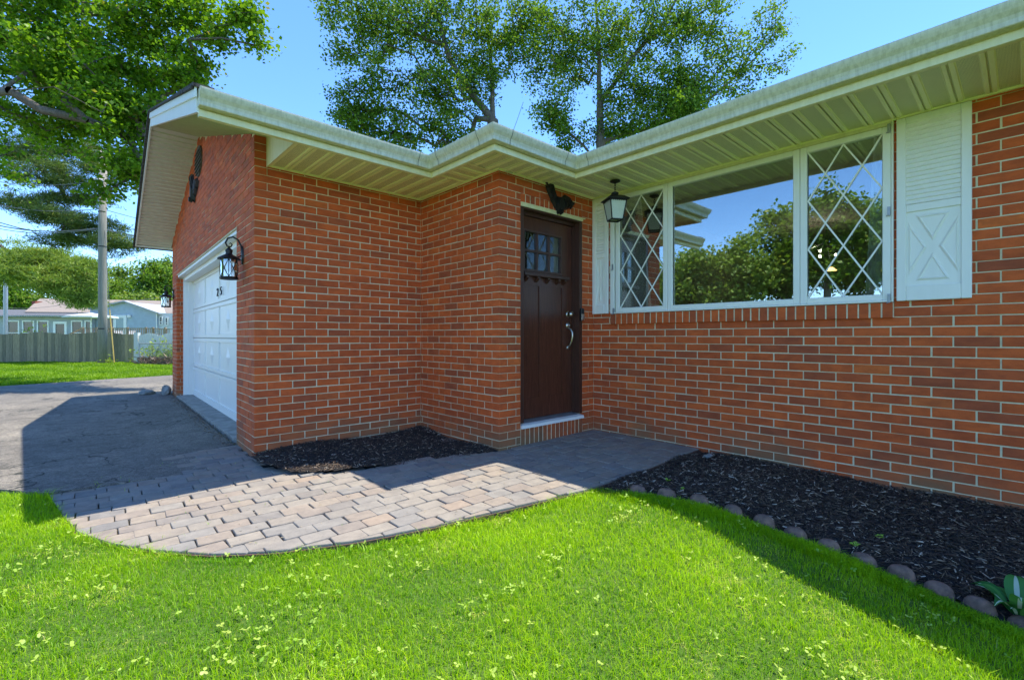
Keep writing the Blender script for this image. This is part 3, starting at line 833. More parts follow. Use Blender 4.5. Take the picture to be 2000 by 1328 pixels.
# gable vent, grey, close under the ridge
mb = MB(); c = (2.98, 3.33)
pr = [(c[0] + .26 * math.cos(a), c[1] + .20 * math.sin(a)) for a in [2 * math.pi * k / 14 for k in range(14)]]
mb.prism(pr, lambda a, z: gp(a, .018, z), lambda a, z: gp(a, -.003, z)); hv = hpart(mb, 'gable_vent', MAT['vent'])
for k in range(6):
    z = 3.17 + k * .055; hw = .25 * math.sqrt(max(.02, 1 - ((z + .02 - c[1]) / .2) ** 2))
    mb = MB(); mb.add([gp(c[0] - hw, .019, z), gp(c[0] + hw, .019, z), gp(c[0] + hw, .034, z - .012), gp(c[0] - hw, .034, z - .012), gp(c[0] + hw, .019, z + .03), gp(c[0] - hw, .019, z + .03)], [(0, 1, 2, 3), (3, 2, 4, 5)]); hpart(mb, 'slat', MAT['vent'], hv)

# ---- garage door
gd = empty('garage_door', (0, 0, 0), house); DO = -.25
zb = [-.045, .478, .975, 1.468, 1.965]; sc = [GD0 + .06 + (GD1 - GD0 - .12) * k / 4 for k in range(5)]
for i in range(4):
    mb = MB(); mb.add([gp(sc[0], DO, zb[i] + .003), gp(sc[4], DO, zb[i] + .003), gp(sc[4], DO, zb[i + 1] - .003), gp(sc[0], DO, zb[i + 1] - .003), gp(sc[0], DO - .035, zb[i]), gp(sc[4], DO - .035, zb[i]), gp(sc[4], DO - .035, zb[i + 1]), gp(sc[0], DO - .035, zb[i + 1])], [(0, 1, 2, 3), (0, 3, 7, 4), (1, 5, 6, 2), (3, 2, 6, 7), (0, 4, 5, 1)])
    hpart(mb, 'door_section', MAT['vinyl'], gd)
    def bar(s0, s1, z0, z1, d=.016, nm='rail', mt='vinyl'):
        mb = MB(); b = .004
        mb.add([gp(s0 + b, DO + d, z0 + b), gp(s1 - b, DO + d, z0 + b), gp(s1 - b, DO + d, z1 - b), gp(s0 + b, DO + d, z1 - b), gp(s0, DO, z0), gp(s1, DO, z0), gp(s1, DO, z1), gp(s0, DO, z1)], [(0, 1, 2, 3), (0, 4, 5, 1), (1, 5, 6, 2), (2, 6, 7, 3), (3, 7, 4, 0)])
        hpart(mb, nm, MAT[mt], gd)
    bar(sc[0], sc[4], zb[i] + .004, zb[i] + (.12 if i == 0 else .06)); bar(sc[0], sc[4], zb[i + 1] - .06, zb[i + 1] - .004)
    for k in range(5):
        w = .045; a = sc[k] - w if k else sc[0]; b_ = sc[k] + w if k < 4 else sc[4]
        bar(a, b_, zb[i] + (.1205 if i == 0 else .0605), zb[i + 1] - .0605, .0155, 'stile')
    for k in range(4):
        if i == 0: continue
        m0 = (sc[k] + sc[k + 1]) / 2; zc = (zb[i] + zb[i + 1]) / 2; mb = MB(); q = .13
        mb.add([gp(m0, DO + .022, zc), gp(m0 - q, DO + .001, zc), gp(m0, DO + .001, zc + .15), gp(m0 + q, DO + .001, zc), gp(m0, DO + .001, zc - .15)], [(0, 1, 2), (0, 2, 3), (0, 3, 4), (0, 4, 1)])
        hpart(mb, 'lozenge', MAT['vinyl'], gd)
# house number 25 in dark metal, top row
def digit(strokes, s0, z0):
    mb = MB()
    for pl in strokes: mb.tube([gp(s0 - a * .09, DO + .022, z0 + b * .10) for a, b in pl], .008, 6)
    hpart(mb, 'house_number', MAT['number'], gd)
digit([[(0, .8), (.15, .97), (.5, 1), (.85, .85), (.85, .65), (.5, .35), (0, 0), (.95, 0)]], 3.14, 1.56)
digit([[(.9, 1), (.15, 1), (.1, .58), (.55, .62), (.9, .42), (.85, .12), (.5, 0), (.05, .1)]], 2.90, 1.56)
# white frame of the garage opening
mb = MB()
def gbox(mb, s0, s1, o0, o1, z0, z1):
    mb.add([gp(s0, o0, z0), gp(s1, o0, z0), gp(s1, o0, z1), gp(s0, o0, z1), gp(s0, o1, z0), gp(s1, o1, z0), gp(s1, o1, z1), gp(s0, o1, z1)], [(0, 1, 2, 3), (7, 6, 5, 4), (0, 3, 7, 4), (1, 5, 6, 2), (3, 2, 6, 7), (0, 4, 5, 1)])
gbox(mb, GD1 - .03, GD1 + .02, -.095, -.24, -.03, GDZ - .001); gbox(mb, GD1 - .065, GD1 - .03, -.17, -.247, -.03, GDZ - .04)
gbox(mb, GD0 - .02, GD0 + .03, -.095, -.24, -.03, GDZ - .001); gbox(mb, GD0 + .03, GD0 + .065, -.17, -.247, -.03, GDZ - .04)
gbox(mb, GD0 - .01, GD1 + .01, -.02, -.24, GDZ - .035, GDZ - .0005); gbox(mb, GD0 + .066, GD1 - .066, -.10, -.245, GDZ - .095, GDZ - .0355)
hpart(mb, 'garage_door_frame', MAT['trim'])
mb = MB(); gbox(mb, GD0 - .1, GD1 + .1, -.30, -.34, -.3, 2.1); hpart(mb, 'garage_backing', MAT['dark'])

# ---- front door
mb = MB(); RY = YD + .10
fd = MB(); SX0, SX1, SZ0, SZ1 = 3.105, 3.893, .20, 2.165
GX0, GX1, GZ0, GZ1 = 3.195, 3.715, 1.655, 2.02
def slab_frame(y0, y1):
    for a in ((SX0, SX1, SZ0, .40), (SX0, SX1, 1.50, GZ0 - .02), (SX0, SX1, GZ1 + .02, SZ1), (SX0, GX0 - .02, GZ0 - .02, GZ1 + .02), (GX1 + .02, SX1, GZ0 - .02, GZ1 + .02), (SX0, SX0 + .11, .40, 1.50), (SX1 - .15, SX1, .40, 1.50), (3.40, 3.50, .40, 1.50)):
        fd.box((a[0], y0, a[2]), (a[1], y1, a[3]))
slab_frame(RY, RY + .035); door = hpart(fd, 'front_door', MAT['door'])
for a in ((SX0 + .11, 3.40), (3.50, SX1 - .15)):
    m2 = MB(); m2.box((a[0] - .004, RY + .010, .396), (a[1] + .004, RY + .03, 1.504)); hpart(m2, 'door_panel', MAT['door'], door)
m2 = MB()
for z0, z1 in ((GZ0 - .02, GZ0), (GZ1, GZ1 + .02)): m2.box((GX0 - .02, RY - .008, z0), (GX1 + .02, RY + .03, z1))
for x0, x1 in ((GX0 - .02, GX0), (GX1, GX1 + .02)): m2.box((x0, RY - .008, GZ0), (x1, RY + .03, GZ1))
hpart(m2, 'lite_frame', MAT['doortrim'], door)
gw = (GX1 - GX0) / 3; gh = (GZ1 - GZ0) / 2
for k in (1, 2):
    m2 = MB(); m2.box((GX0 + gw * k - .011, RY - .006, GZ0), (GX0 + gw * k + .011, RY + .028, GZ1)); hpart(m2, 'muntin', MAT['doortrim'], door)
m2 = MB(); m2.box((GX0, RY - .0045, GZ0 + gh - .011), (GX1, RY + .027, GZ0 + gh + .011)); hpart(m2, 'muntin', MAT['doortrim'], door)
for i in range(3):
    for j in range(2):
        m2 = MB(); m2.box((GX0 + gw * i + .0005, RY + .012, GZ0 + gh * j + .0005), (GX0 + gw * (i + 1) - .0005, RY + .016, GZ0 + gh * (j + 1) - .0005)); hpart(m2, 'door_pane', MAT['dglass'], door)
m2 = MB(); m2.box((SX0 + .045, RY - .055, 1.585), (3.80, RY - .0005, 1.618), None, .004); hpart(m2, 'shelf', MAT['doortrim'], door)
for x in (3.20, 3.35, 3.50, 3.65, 3.75):
    m2 = MB(); m2.prism([(0, 1.583), (-.045, 1.583), (-.045, 1.568), (-.02, 1.55), (0, 1.53)], lambda a, z, x=x: (x - .018, RY + a, z), lambda a, z, x=x: (x + .018, RY + a, z)); hpart(m2, 'bracket', MAT['doortrim'], door)
# hardware
Mo = Matrix.Rotation(R_(90), 3, 'X')
m2 = MB(); m2.lathe([(0, -.001), (.033, 0), (.035, .006), (.028, .013), (.024, .014)], (3.835, RY, 1.232), 18, Mo)
m2.lathe([(.012, .012), (.012, .030), (.026, .036), (.031, .048), (.027, .060), (.0, .066)], (3.835, RY, 1.232), 18, Mo); hpart(m2, 'door_knob', MAT['nickel'], door, True)
m2 = MB(); m2.lathe([(0, 0), (.034, .001), (.034, .006), (.022, .014), (0, .016)], (3.835, RY, 1.115), 18, Mo); m2.lathe([(0, .014), (.008, .016), (.008, .028), (0, .03)], (3.835, RY, 1.115), 10, Mo)
m2.tube([(3.835, RY - .012, 1.085), (3.837, RY - .04, 1.072), (3.84, RY - .058, 1.04), (3.84, RY - .06, 1.0), (3.838, RY - .05, .95), (3.835, RY - .028, .905), (3.835, RY - .008, .885)], [.013, .010, .010, .010, .009, .009, .011], 8)
m2.lathe([(0, 0), (.022, .001), (.022, .006), (.012, .011), (0, .012)], (3.835, RY, .880), 14, Mo); hpart(m2, 'door_handle', MAT['nickel'], door, True)
# frame
m2 = MB(); m2.box((DX1 - .045, YD + .004, DZ0 + .05), (DX1 - .001, YD + .14, DZ1 - .045)); m2.box((SX1 + .003, RY - .025, DZ0 + .06), (DX1 - .0455, RY + .03, DZ1 - .06))
m2.box((DX0 + .001, YD + .004, DZ0 + .05), (DX0 + .045, YD + .14, DZ1 - .045)); m2.box((DX0 + .0455, RY - .012, DZ0 + .06), (SX0 - .003, RY + .03, DZ1 - .06))
m2.box((DX0 + .001, YD + .006, DZ1 - .0445), (DX1 - .001, YD + .14, DZ1 - .006)); m2.box((DX0 + .046, RY - .025, SZ1 + .003), (DX1 - .046, RY + .03, DZ1 - .045))
hpart(m2, 'door_frame', MAT['doortrim'])
m2 = MB(); m2.box((DX0 - .002, YD - .012, DZ1 - .003), (DX1 + .035, YD + .05, DZ1 + .007)); m2.box((DX0 - .0, YD - .006, DZ1 - .0285), (DX1 + .004, YD + .003, DZ1 - .0035)); hpart(m2, 'lintel', MAT['fascia'])
m2 = MB(); m2.prism([(YD - .022, .140), (YD + .14, .140), (YD + .14, .19), (RY - .0, .188), (YD - .018, .168)], lambda y, z: (DX0 + .0006, y, z), lambda y, z: (DX1 - .0006, y, z)); thr = hpart(m2, 'threshold', MAT['trim'])
m2 = MB(); m2.prism([(YD + .03, .1765), (RY + .03, .192), (RY + .03, .197), (YD + .03, .180)], lambda y, z: (DX0 + .046, y, z), lambda y, z: (DX1 - .046, y, z)); hpart(m2, 'sill_plate', MAT['steel'], thr)
mb = MB(); mb.box((DX0 - .1, YD + .145, -.1), (XR + .1, YD + .16, 2.5)); hpart(mb, 'entry_backing', MAT['dark'])

# ---- picture window
win = empty('picture_window', (0, 0, 0), house)
def wb(y0, y1, z0, z1, x0, x1, name, mat='vinyl', bev=.003):
    m2 = MB(); m2.box((x0, y0, z0), (x1, y1, z1), None, bev); return hpart(m2, name, MAT[mat], win)
T0, T1 = 1.236, 2.505
wb(WY1 - .05, WY1 - .001, T0, 2.478, XR - .030, XR + .06, 'casing'); wb(WY0 + .001, WY0 + .014, T0, 2.478, XR - .02, XR + .06, 'casing')
wb(WY0 + .015, WY1 - .0505, 2.452, 2.478, XR - .026, XR + .06, 'casing', 'fascia'); wb(WY0 + .015, WY1 - .0505, T0, T0 + .014, XR - .034, XR + .06, 'casing')
sashes = [(2.30, 2.885, 1), (1.185, 2.297, 0), (.628, 1.182, 1)]
for (y0, y1, lat) in sashes:
    fw = .045 if lat else .05; z0, z1 = T0 + .0145, 2.451
    f = .046
    m2 = MB(); xa, xb = XR - .022, XR + .03
    m2.box((xa, y0, z0), (xb, y0 + f, z1), None, .004); m2.box((xa, y1 - f, z0), (xb, y1, z1), None, .004)
    m2.box((xa, y0 + f, z0), (xb, y1 - f, z0 + f - .004), None, .004); m2.box((xa, y0 + f, z1 - f + .004), (xb, y1 - f, z1), None, .004)
    hpart(m2, 'sash', MAT['vinyl'], win)
    m2 = MB(); m2.box((XR + .003, y0 + f, z0 + f - .004), (XR + .008, y1 - f, z1 - f + .004)); hpart(m2, 'glass_pane', MAT['glass'], win)
    m2 = MB()
    for a in (y0 + f, y1 - f - .004): m2.box((XR - .001, a, z0 + f - .004), (XR + .002, a + .004, z1 - f + .004))
    hpart(m2, 'glazing_gasket', MAT['dark'], win)
    if lat:
        ga, gb, gc, gd_ = y0 + f + .004, y1 - f - .004, z0 + f - .002, z1 - f + .002; Wd = gb - ga; Hh = gd_ - gc
        # lozenge grid: two lozenges wide, three and a half high
        Pv = Hh / 3; sl_ = Pv / (Wd / 2)
        for sgn in (1, -1):
            for k in range(-6, 10):
                # line: z = zc + sgn*sl_*(y - ga) + k*step
                step = Pv
                z_at = lambda y: gc + sgn * sl_ * (y - ga) + k * step / 1.0 + (0 if sgn > 0 else step * .0)
                # clip to the pane
                p = [];
                for y in (ga, gb):
                    z = z_at(y)
                    if gc <= z <= gd_: p.append((y, z))
                for z in (gc, gd_):
                    y = ga + (z - gc - k * step) / (sgn * sl_)
                    if ga < y < gb: p.append((y, z))
                if len(p) < 2: continue
                (ya, za), (yb, zb_) = p[0], p[1]
                L_ = math.hypot(yb - ya, zb_ - za)
                if L_ < .04: continue
                d = Vector((0, (yb - ya) / L_, (zb_ - za) / L_)); n_ = Vector((0, -d.z, d.y)); hw = .0052
                a = Vector((XR - .0035 - (.001 if sgn > 0 else 0), ya, za)); b = Vector((a.x, yb, zb_)); dx = Vector((.005, 0, 0))
                m2 = MB(); m2.add([a + n_ * hw, b + n_ * hw, b - n_ * hw, a - n_ * hw, a + n_ * hw + dx, b + n_ * hw + dx, b - n_ * hw + dx, a - n_ * hw + dx], [(0, 1, 2, 3), (7, 6, 5, 4), (0, 4, 5, 1), (3, 2, 6, 7), (0, 3, 7, 4), (1, 5, 6, 2)])
                hpart(m2, 'lattice_bar', MAT['vinyl'], win)
for (y, z) in ((2.90, 1.262), (2.91, 1.72), (.634, 1.262), (.634, 2.43), (.634, 1.86)):
    m2 = MB(); m2.box((XR - .038, y - .006, z - .03), (XR - .0225, y + .010, z + .03)); m2.tube([(XR - .034, y + .002, z - .028), (XR - .05, y + .012, z - .034)], .004, 6); hpart(m2, 'hinge', MAT['steel'], win)

# ---- shutters
def shutter(y0, y1, z0, z1):
    s = MB(); xa = XR - .030
    f = .050
    s.box((xa, y0, z0), (XR - .002, y0 + f, z1), None, .004); s.box((xa, y1 - f, z0), (XR - .002, y1, z1), None, .004)
    s.box((xa + .001, y0 + f, z0), (XR - .002, y1 - f, z0 + .10), None, .004); s.box((xa + .001, y0 + f, z1 - .045), (XR - .002, y1 - f, z1), None, .004)
    zm = z0 + (z1 - z0) * .50
    s.box((xa + .001, y0 + f, zm - .025), (XR - .002, y1 - f, zm + .025), None, .004); s.box((xa + .012, y0 + f, z0 + .10), (XR - .004, y1 - f, z1 - .045))
    sh = hpart(s, 'shutter', MAT['vinyl'])
    a, b = y0 + f + .001, y1 - f - .001; n = 18; zz0, zz1 = zm + .027, z1 - .047
    for k in range(n):
        z = zz0 + (zz1 - zz0) * k / n; h = (zz1 - zz0) / n
        m2 = MB(); m2.add([(xa + .001, a, z + .002), (xa + .001, b, z + .002), (xa + .013, b, z + h), (xa + .013, a, z + h), (xa + .013, a, z), (xa + .013, b, z)], [(0, 1, 2, 3), (0, 4, 5, 1)]); hpart(m2, 'slat', MAT['vinyl'], sh)
    # crossbuck: four raised triangles
    c0, c1, d0, d1 = a + .012, b - .012, z0 + .13, zm - .05; cy, cz = (c0 + c1) / 2, (d0 + d1) / 2; g = .035
    for tri in ([(c0 + g, d0), (c1 - g, d0), (cy, cz - g)], [(c0 + g, d1), (cy, cz + g), (c1 - g, d1)], [(c0, d0 + g), (cy - g * .8, cz), (c0, d1 - g)], [(c1, d0 + g), (c1, d1 - g), (cy + g * .8, cz)]):
        m2 = MB(); gx = sum(p[0] for p in tri) / 3; gz_ = sum(p[1] for p in tri) / 3
        inn = [(gx + (p[0] - gx) * .78, gz_ + (p[1] - gz_) * .78) for p in tri]
        inn2 = [(gx + (p[0] - gx) * .66, gz_ + (p[1] - gz_) * .66) for p in tri]
        vs = [(xa + .0119, *p) for p in tri] + [(xa + .003, *p) for p in inn] + [(xa + .0075, *p) for p in inn2]
        m2.add(vs, [(k, (k + 1) % 3, (k + 1) % 3 + 3, k + 3) for k in range(3)] + [(k + 3, (k + 1) % 3 + 3, (k + 1) % 3 + 6, k + 6) for k in range(3)] + [(6, 7, 8)]); hpart(m2, 'cross_panel', MAT['vinyl'], sh)
    return sh
shutter(.226, .596, 1.240, 2.474); shutter(2.975, 3.180, 1.240, 2.474)

# ---- room behind the window
rm = MB(); x0, x1, y0, y1, z0, z1 = XR + .10, 9.0, -1.3, 3.05, .05, 2.47
rm.add([(x0, y0, z0), (x1, y0, z0), (x1, y1, z0), (x0, y1, z0), (x0, y0, z1), (x1, y0, z1), (x1, y1, z1), (x0, y1, z1)], [(1, 2, 6, 5), (0, 4, 5, 1), (2, 3, 7, 6), (4, 7, 6, 5), (0, 4, 4 + 0, 0)][:4])
o = hpart(rm, 'room_walls', MAT['room'])
rm = MB(); rm.box((x0, y0, z0 - .05), (x1, y1, z0)); hpart(rm, 'room_floor', MAT['floorwood'])
rm = MB(); rm.box((XR + .091, -1.2, .05), (XR + .10, WY0, 2.5)); rm.box((XR + .091, WY1, .05), (XR + .10, 3.1, 2.5)); rm.box((XR + .091, WY0 + .001, .05), (XR + .10, WY1 - .001, 1.20)); hpart(rm, 'room_lining', MAT['room'])
def curtain(ya, yb, yat, ybt, label):
    mb = MB(); n = 40; vs = []
    for i in range(n + 1):
        t = i / n; w = .018 * math.sin(t * 40) + .01 * math.sin(t * 17 + 1)
        vs.append((XR + .09 + w, ya + (yb - ya) * t, 1.12)); vs.append((XR + .09 + w * .6, yat + (ybt - yat) * t, 2.45))
    mb.add(vs, [(2 * i, 2 * i + 2, 2 * i + 3, 2 * i + 1) for i in range(n)])
    c = mb.build('curtain', MAT['sheer'], None, True); tag(c, label, 'curtain'); return c
curtain(2.52, 2.93, 2.66, 2.93, 'sheer white curtain gathered behind the lattice casement nearest the front door')
curtain(.50, .80, .50, .74, 'sheer white curtain hanging behind the lattice casement beside the wide shutter')
lp = tag(empty('chandelier', (7.0, 1.78, 2.12)), 'small lit chandelier glowing in the room behind the picture window', 'chandelier')
for k, (a, b, c) in enumerate([(0, 0, 0), (.22, -.12, .03), (-.2, .16, .02)]):
    m2 = MB(); m2.lathe([(0, -.018), (.012, -.009), (.015, 0), (.011, .012), (0, .018)], (a, b, c - .1), 10); m2.build('bulb', MAT['bulb'], lp, True)
pl = bpy.data.lights.new('chandelier_light', 'POINT'); pl.energy = 3; pl.color = (1, .84, .66); pl.shadow_soft_size = .02; plo = bpy.data.objects.new('chandelier_light', pl); link(plo, lp); plo.location = (0, 0, -.02)
m2 = MB(); m2.lathe([(.06, -.28), (.02, -.24), (0, -.235)], (0.1, -.1, 0), 14); m2.build('shade', MAT['amber'], lp, True)
m2 = MB(); m2.tube([(0, 0, -.07), (.1, -.05, .2), (.1, -.05, .47)], .006, 6); m2.tube([(.22, -.12, -.04), (.1, -.05, .1), (-.2, .16, -.05)], .006, 6); m2.tube([(.1, -.1, -.24), (.1, -.05, .1)], .005, 6); m2.build('stem', MAT['black'], lp)


# ================================================================== THINGS ON THE HOUSE
def wall_lantern(s, label):
    p = gp(s, 0, 1.60); e = tag(empty('wall_lantern', p), label, 'wall lantern', 'carriage lanterns beside the garage door')
    out = GOUT; side = GN
    c = out * .125
    m = MB(); M = frame((0, 0, .16), side, out, (0, 0, 1))
    pr = [(.032 * math.cos(a), .085 * math.sin(a) * (1 + .12 * math.cos(4 * a))) for a in [2 * math.pi * k / 20 for k in range(20)]]
    m.prism(pr, lambda a, b: M @ Vector((a * .8, .018, b * .92)), lambda a, b: M @ Vector((a, .0, b))); m.build('back_plate', MAT['black'], e)
    m = MB(); q = [(.010, .10), (.012, .17), (.018, .25), (.045, .31), (.09, .335), (.135, .315), (.155, .27), (.14, .235), (.11, .232), (.097, .255), (.11, .272), (.122, .262)]
    m.tube([out * a + Vector((0, 0, b)) for a, b in q], [.009] * 7 + [.008, .007, .006, .005, .004], 8)
    m.tube([out * .01 + Vector((0, 0, .16)), out * .05 + Vector((0, 0, .135)), out * .075 + Vector((0, 0, .125))], .006, 6); m.build('scroll_arm', MAT['black'], e, True)
    m = MB(); m.lathe([(.0, .245), (.008, .235), (.008, .225), (.028, .205), (.034, .195), (.030, .18), (.028, .165), (.034, .155), (.062, .140), (.098, .118), (.104, .110), (.098, .104), (.075, .112)], c, 20); m.build('lantern_roof', MAT['black'], e, True)
    m = MB(); m.lathe([(.074, .108), (.074, -.072)], c, 20); m.lathe([(.0, -.05), (.03, -.06)], c, 12); m.build('glass_cylinder', MAT['lampglass'], e, True)
    m = MB(); m.lathe([(.078, -.09), (.082, -.088), (.082, -.070), (.078, -.066), (.070, -.068), (.070, -.088), (.078, -.09)], c, 20); m.lathe([(0, -.083), (.078, -.088), (.078, -.0885)], c, 16); m.build('base_ring', MAT['black'], e, True)
    for k in range(6):
        a0 = 2 * math.pi * k / 6 + .3
        for dr in (1, -1):
            m = MB(); m.tube([c + Vector((.079 * math.cos(a0 + dr * t * 1.05), .079 * math.sin(a0 + dr * t * 1.05), .105 - .175 * t)) for t in (0, .25, .5, .75, 1)], .003, 5); m.build('cage_bar', MAT['black'], e, True)
        m = MB(); m.tube([c + Vector((.078 * math.cos(a0), .078 * math.sin(a0), .105)), c + Vector((.078 * math.cos(a0), .078 * math.sin(a0), -.07))], .0038, 5)
        if k % 2 == 0: m.build('cage_bar', MAT['black'], e, True)
    e.scale = (.92, .92, .92)
    m = MB(); m.lathe([(.012, .10), (.012, .07), (.022, .055), (.030, .03), (.022, .005), (.0, -.004)], c, 14); m.build('light_bulb', MAT['bulbglass'], e, True)


MAT['lampglass'] = m_glass('seeded_lamp_glass', .22, (.93, .95, .95), .4)
MAT['bulbglass'] = simple('white_bulb_glass', (.88, .88, .86), .2, 0, (.85, .85, .83))
wall_lantern(.418, 'black scroll arm carriage lantern on the brick pier nearest the entry, beside the garage door')
wall_lantern(5.88, 'small looking black carriage lantern at the far garage corner, seen against the blue house')

# hanging lantern
HLp = Vector((3.795, 2.66, 0))
e = tag(empty('hanging_lantern', (HLp.x, HLp.y, SOF)), 'black hanging porch lantern with frosted panes under the soffit beside the front door', 'porch lantern')
m = MB(); m.lathe([(0, 0), (.055, -.001), (.058, -.008), (.04, -.018), (.012, -.024), (0, -.03)], (0, 0, 0), 20); m.build('ceiling_canopy', MAT['black'], e, True)
for k in range(4):
    m = MB(); z = -.035 - k * .022; a = k % 2 * math.pi / 2
    m.tube([Vector((math.cos(a) * .011 * math.cos(t), math.sin(a) * .011 * math.cos(t), z + .015 * math.sin(t))) for t in [2 * math.pi * i / 8 for i in range(9)]], .0026, 5); m.build('chain_link', MAT['black'], e, True)
m = MB(); m.lathe([(0, -.105), (.012, -.112), (.034, -.118), (.042, -.128), (.03, -.14), (.045, -.148)], (0, 0, 0), 18); m.build('finial', MAT['black'], e, True)
Rz = Matrix.Rotation(YAW - R_(90) + R_(12), 4, 'Z')
def sq(h, z): return [Rz @ Vector((a * h, b * h, z)) for a, b in ((-1, -1), (1, -1), (1, 1), (-1, 1))]
m = MB(); lv = [sq(.040, -.148), sq(.075, -.160), sq(.118, -.192), sq(.118, -.200), sq(.095, -.202)]
vs = [p for l in lv for p in l]; m.add(vs, [(0, 1, 2, 3)] + [(4 * i + k, 4 * i + (k + 1) % 4, 4 * i + 4 + (k + 1) % 4, 4 * i + 4 + k) for i in range(4) for k in range(4)]); m.build('lantern_roof', MAT['black'], e)
tp, bt = sq(.093, -.202), sq(.062, -.395)
for k in range(4):
    m = MB(); m.tube([tp[k], bt[k]], .0065, 6); m.build('corner_bar', MAT['black'], e)
    a, b = tp[k], tp[(k + 1) % 4]; c_, d = bt[k], bt[(k + 1) % 4]
    m = MB(); m.add([a * .985 + Vector((0, 0, -.003)), b * .985 + Vector((0, 0, -.003)), d * .99, c_ * .99], [(0, 1, 2, 3)]); m.build('lantern_pane', MAT['frost'], e)
    m = MB(); m.tube([c_, d], .008, 6)
    m.build('bottom_rail', MAT['black'], e)
    m = MB(); out = ((a + b) / 2); out.z = 0; out.normalize(); n = 8; vs = []
    for i in range(n * 4 + 1):
        t = i / (n * 4); q = a.lerp(b, t) + out * .003; vs.append(q + Vector((0, 0, .004))); vs.append(q + Vector((0, 0, -.008 - .009 * abs(math.sin(t * math.pi * n)))))
    m.add(vs, [(2 * i, 2 * i + 2, 2 * i + 3, 2 * i + 1) for i in range(n * 4)]); m.build('scalloped_trim', MAT['black'], e)

bpy.data.objects['hanging_lantern'].scale = (.88, .88, .95)
# doorbell
e = tag(empty('doorbell', (3.93, YD - .004, 1.23)), 'black and silver video doorbell on the frame to the right of the front door', 'doorbell')
m = MB(); m.box((-.024, -.024, -.065), (.024, .003, .065), None, .004); m.build('housing', MAT['black'], e)
m = MB(); m.box((-.022, -.0265, -.062), (.022, -.0245, .004), None, .002); m.build('face_plate', MAT['nickel'], e)
m = MB(); m.lathe([(0, .0), (.012, 0), (.014, -.002)], (0, -.0275, -.030), 14, Mo); m.build('push_button', MAT['steel'], e)
m = MB(); m.lathe([(0, .004), (.007, .003), (.009, 0)], (0, -.025, .038), 12, Mo); m.build('lens', MAT['dark'], e)

# eagle plaques
def eagle(name, M, label, sc=1.0):
    e = tag(empty(name, M.translation), label, 'eagle plaque'); A = Matrix.Translation(-M.translation) @ M
    def part(poly, y0, y1, nm):
        m = MB(); cx = sum(p[0] for p in poly) / len(poly); cz = sum(p[1] for p in poly) / len(poly)
        a = [(p[0] * sc, y1, p[1] * sc) for p in poly]; b = [((cx + (p[0] - cx) * .72) * sc, y0, (cz + (p[1] - cz) * .72) * sc) for p in poly]; n = len(poly)
        m.add([A @ Vector(v) for v in b + a], [tuple(range(n))] + [(k, (k + 1) % n, (k + 1) % n + n, k + n) for k in range(n)]); m.build(nm, MAT['black'], e)
    part([(-.02, .02), (-.055, .08), (-.10, .19), (-.20, .215), (-.25, .235), (-.20, .15), (-.155, .06), (-.10, -.02), (-.05, -.075), (-.01, -.06)], -.034, .0, 'wing')
    for k in range(4): part([(-.06 - k * .035, .07 + k * .03), (-.075 - k * .035, .10 + k * .03), (-.13 - k * .03, -.01 + k * .055), (-.10 - k * .03, -.035 + k * .055)], -.040, -.02, 'feather')
    part([(.01, .0), (.05, .06), (.10, .10), (.16, .09), (.21, .045), (.265, .035), (.20, -.02), (.13, -.05), (.06, -.075), (.02, -.08)], -.034, .0, 'wing')
    for k in range(3): part([(.05 + k * .045, .05), (.08 + k * .045, .06), (.11 + k * .04, -.03), (.08 + k * .04, -.05)], -.040, -.02, 'feather')
    part([(-.05, .02), (-.03, .06), (.02, .06), (.045, .01), (.03, -.06), (.02, -.11), (-.01, -.13), (-.035, -.10), (-.05, -.04)], -.058, .0, 'body')
    part([(-.03, -.08), (-.005, -.07), (.015, -.10), (.0, -.135), (-.03, -.12), (-.045, -.10)], -.075, -.03, 'head')
eagle('eagle_plaque', frame((3.565, YD - .003, 2.345), (1, 0, 0), (0, 1, 0), (0, 0, 1)), 'black cast eagle with spread wings on the brick above the front door')
eagle('eagle_plaque', frame(gp(3.34, .004, 3.03), -GN, -GOUT, (0, 0, 1)), 'black cast eagle fixed high on the garage gable below the vent', 1.35)

# ================================================================== BEDS AND PLANTS
bord = [(2.68, 1.70), (2.72, 1.52), (2.78, 1.34), (2.85, 1.17), (2.91, 1.02), (2.95, .87), (2.985, .72), (3.01, .57), (3.025, .42), (3.03, .28), (3.02, .14), (3.01, 0.0), (3.0, -.14), (2.98, -.28), (2.96, -.42)]
def m2z(x, y):
    # height of the window bed: level with the house, falling to the border
    xb = float(np.interp(y, [p[1] for p in bord[::-1]], [p[0] for p in bord[::-1]])); t = min(max((x - xb) / (XR - xb), 0), 1); t = t ** .8; zb_ = gz(xb, y) + .012
    return zb_ * (1 - t) + (-.035) * t + .012 * math.sin(9 * x + 3 * y) * math.sin(7 * y)
def m1z(x, y):
    return -.03 + .02 * math.sin(5 * x) * math.sin(6 * y) + .03 * min(1, max(0, (y - 3.45)) * 1.2)
def bedmesh(name, poly, zf, step=.06):
    xs_ = [p[0] for p in poly]; ys_ = [p[1] for p in poly]; X = np.arange(min(xs_), max(xs_) + step, step); Y = np.arange(min(ys_), max(ys_) + step, step)
    idx = {}; vs = []; fs = []
    def gv(i, j):
        if (i, j) not in idx: idx[i, j] = len(vs); vs.append((X[i], Y[j], zf(X[i], Y[j])))
        return idx[i, j]
    for i in range(len(X) - 1):
        for j in range(len(Y) - 1):
            if inside((X[i] + step / 2, Y[j] + step / 2), poly): fs.append((gv(i, j), gv(i + 1, j), gv(i + 1, j + 1), gv(i, j + 1)))
    return tag(mobj(name, vs, fs, MAT['soil'], None, True), kind='structure')
bed2 = [(2.68, 1.72), (2.62, 1.985), (4.16, 1.985), (4.16, -1.2), (2.95, -1.2)] + bord[::-1]
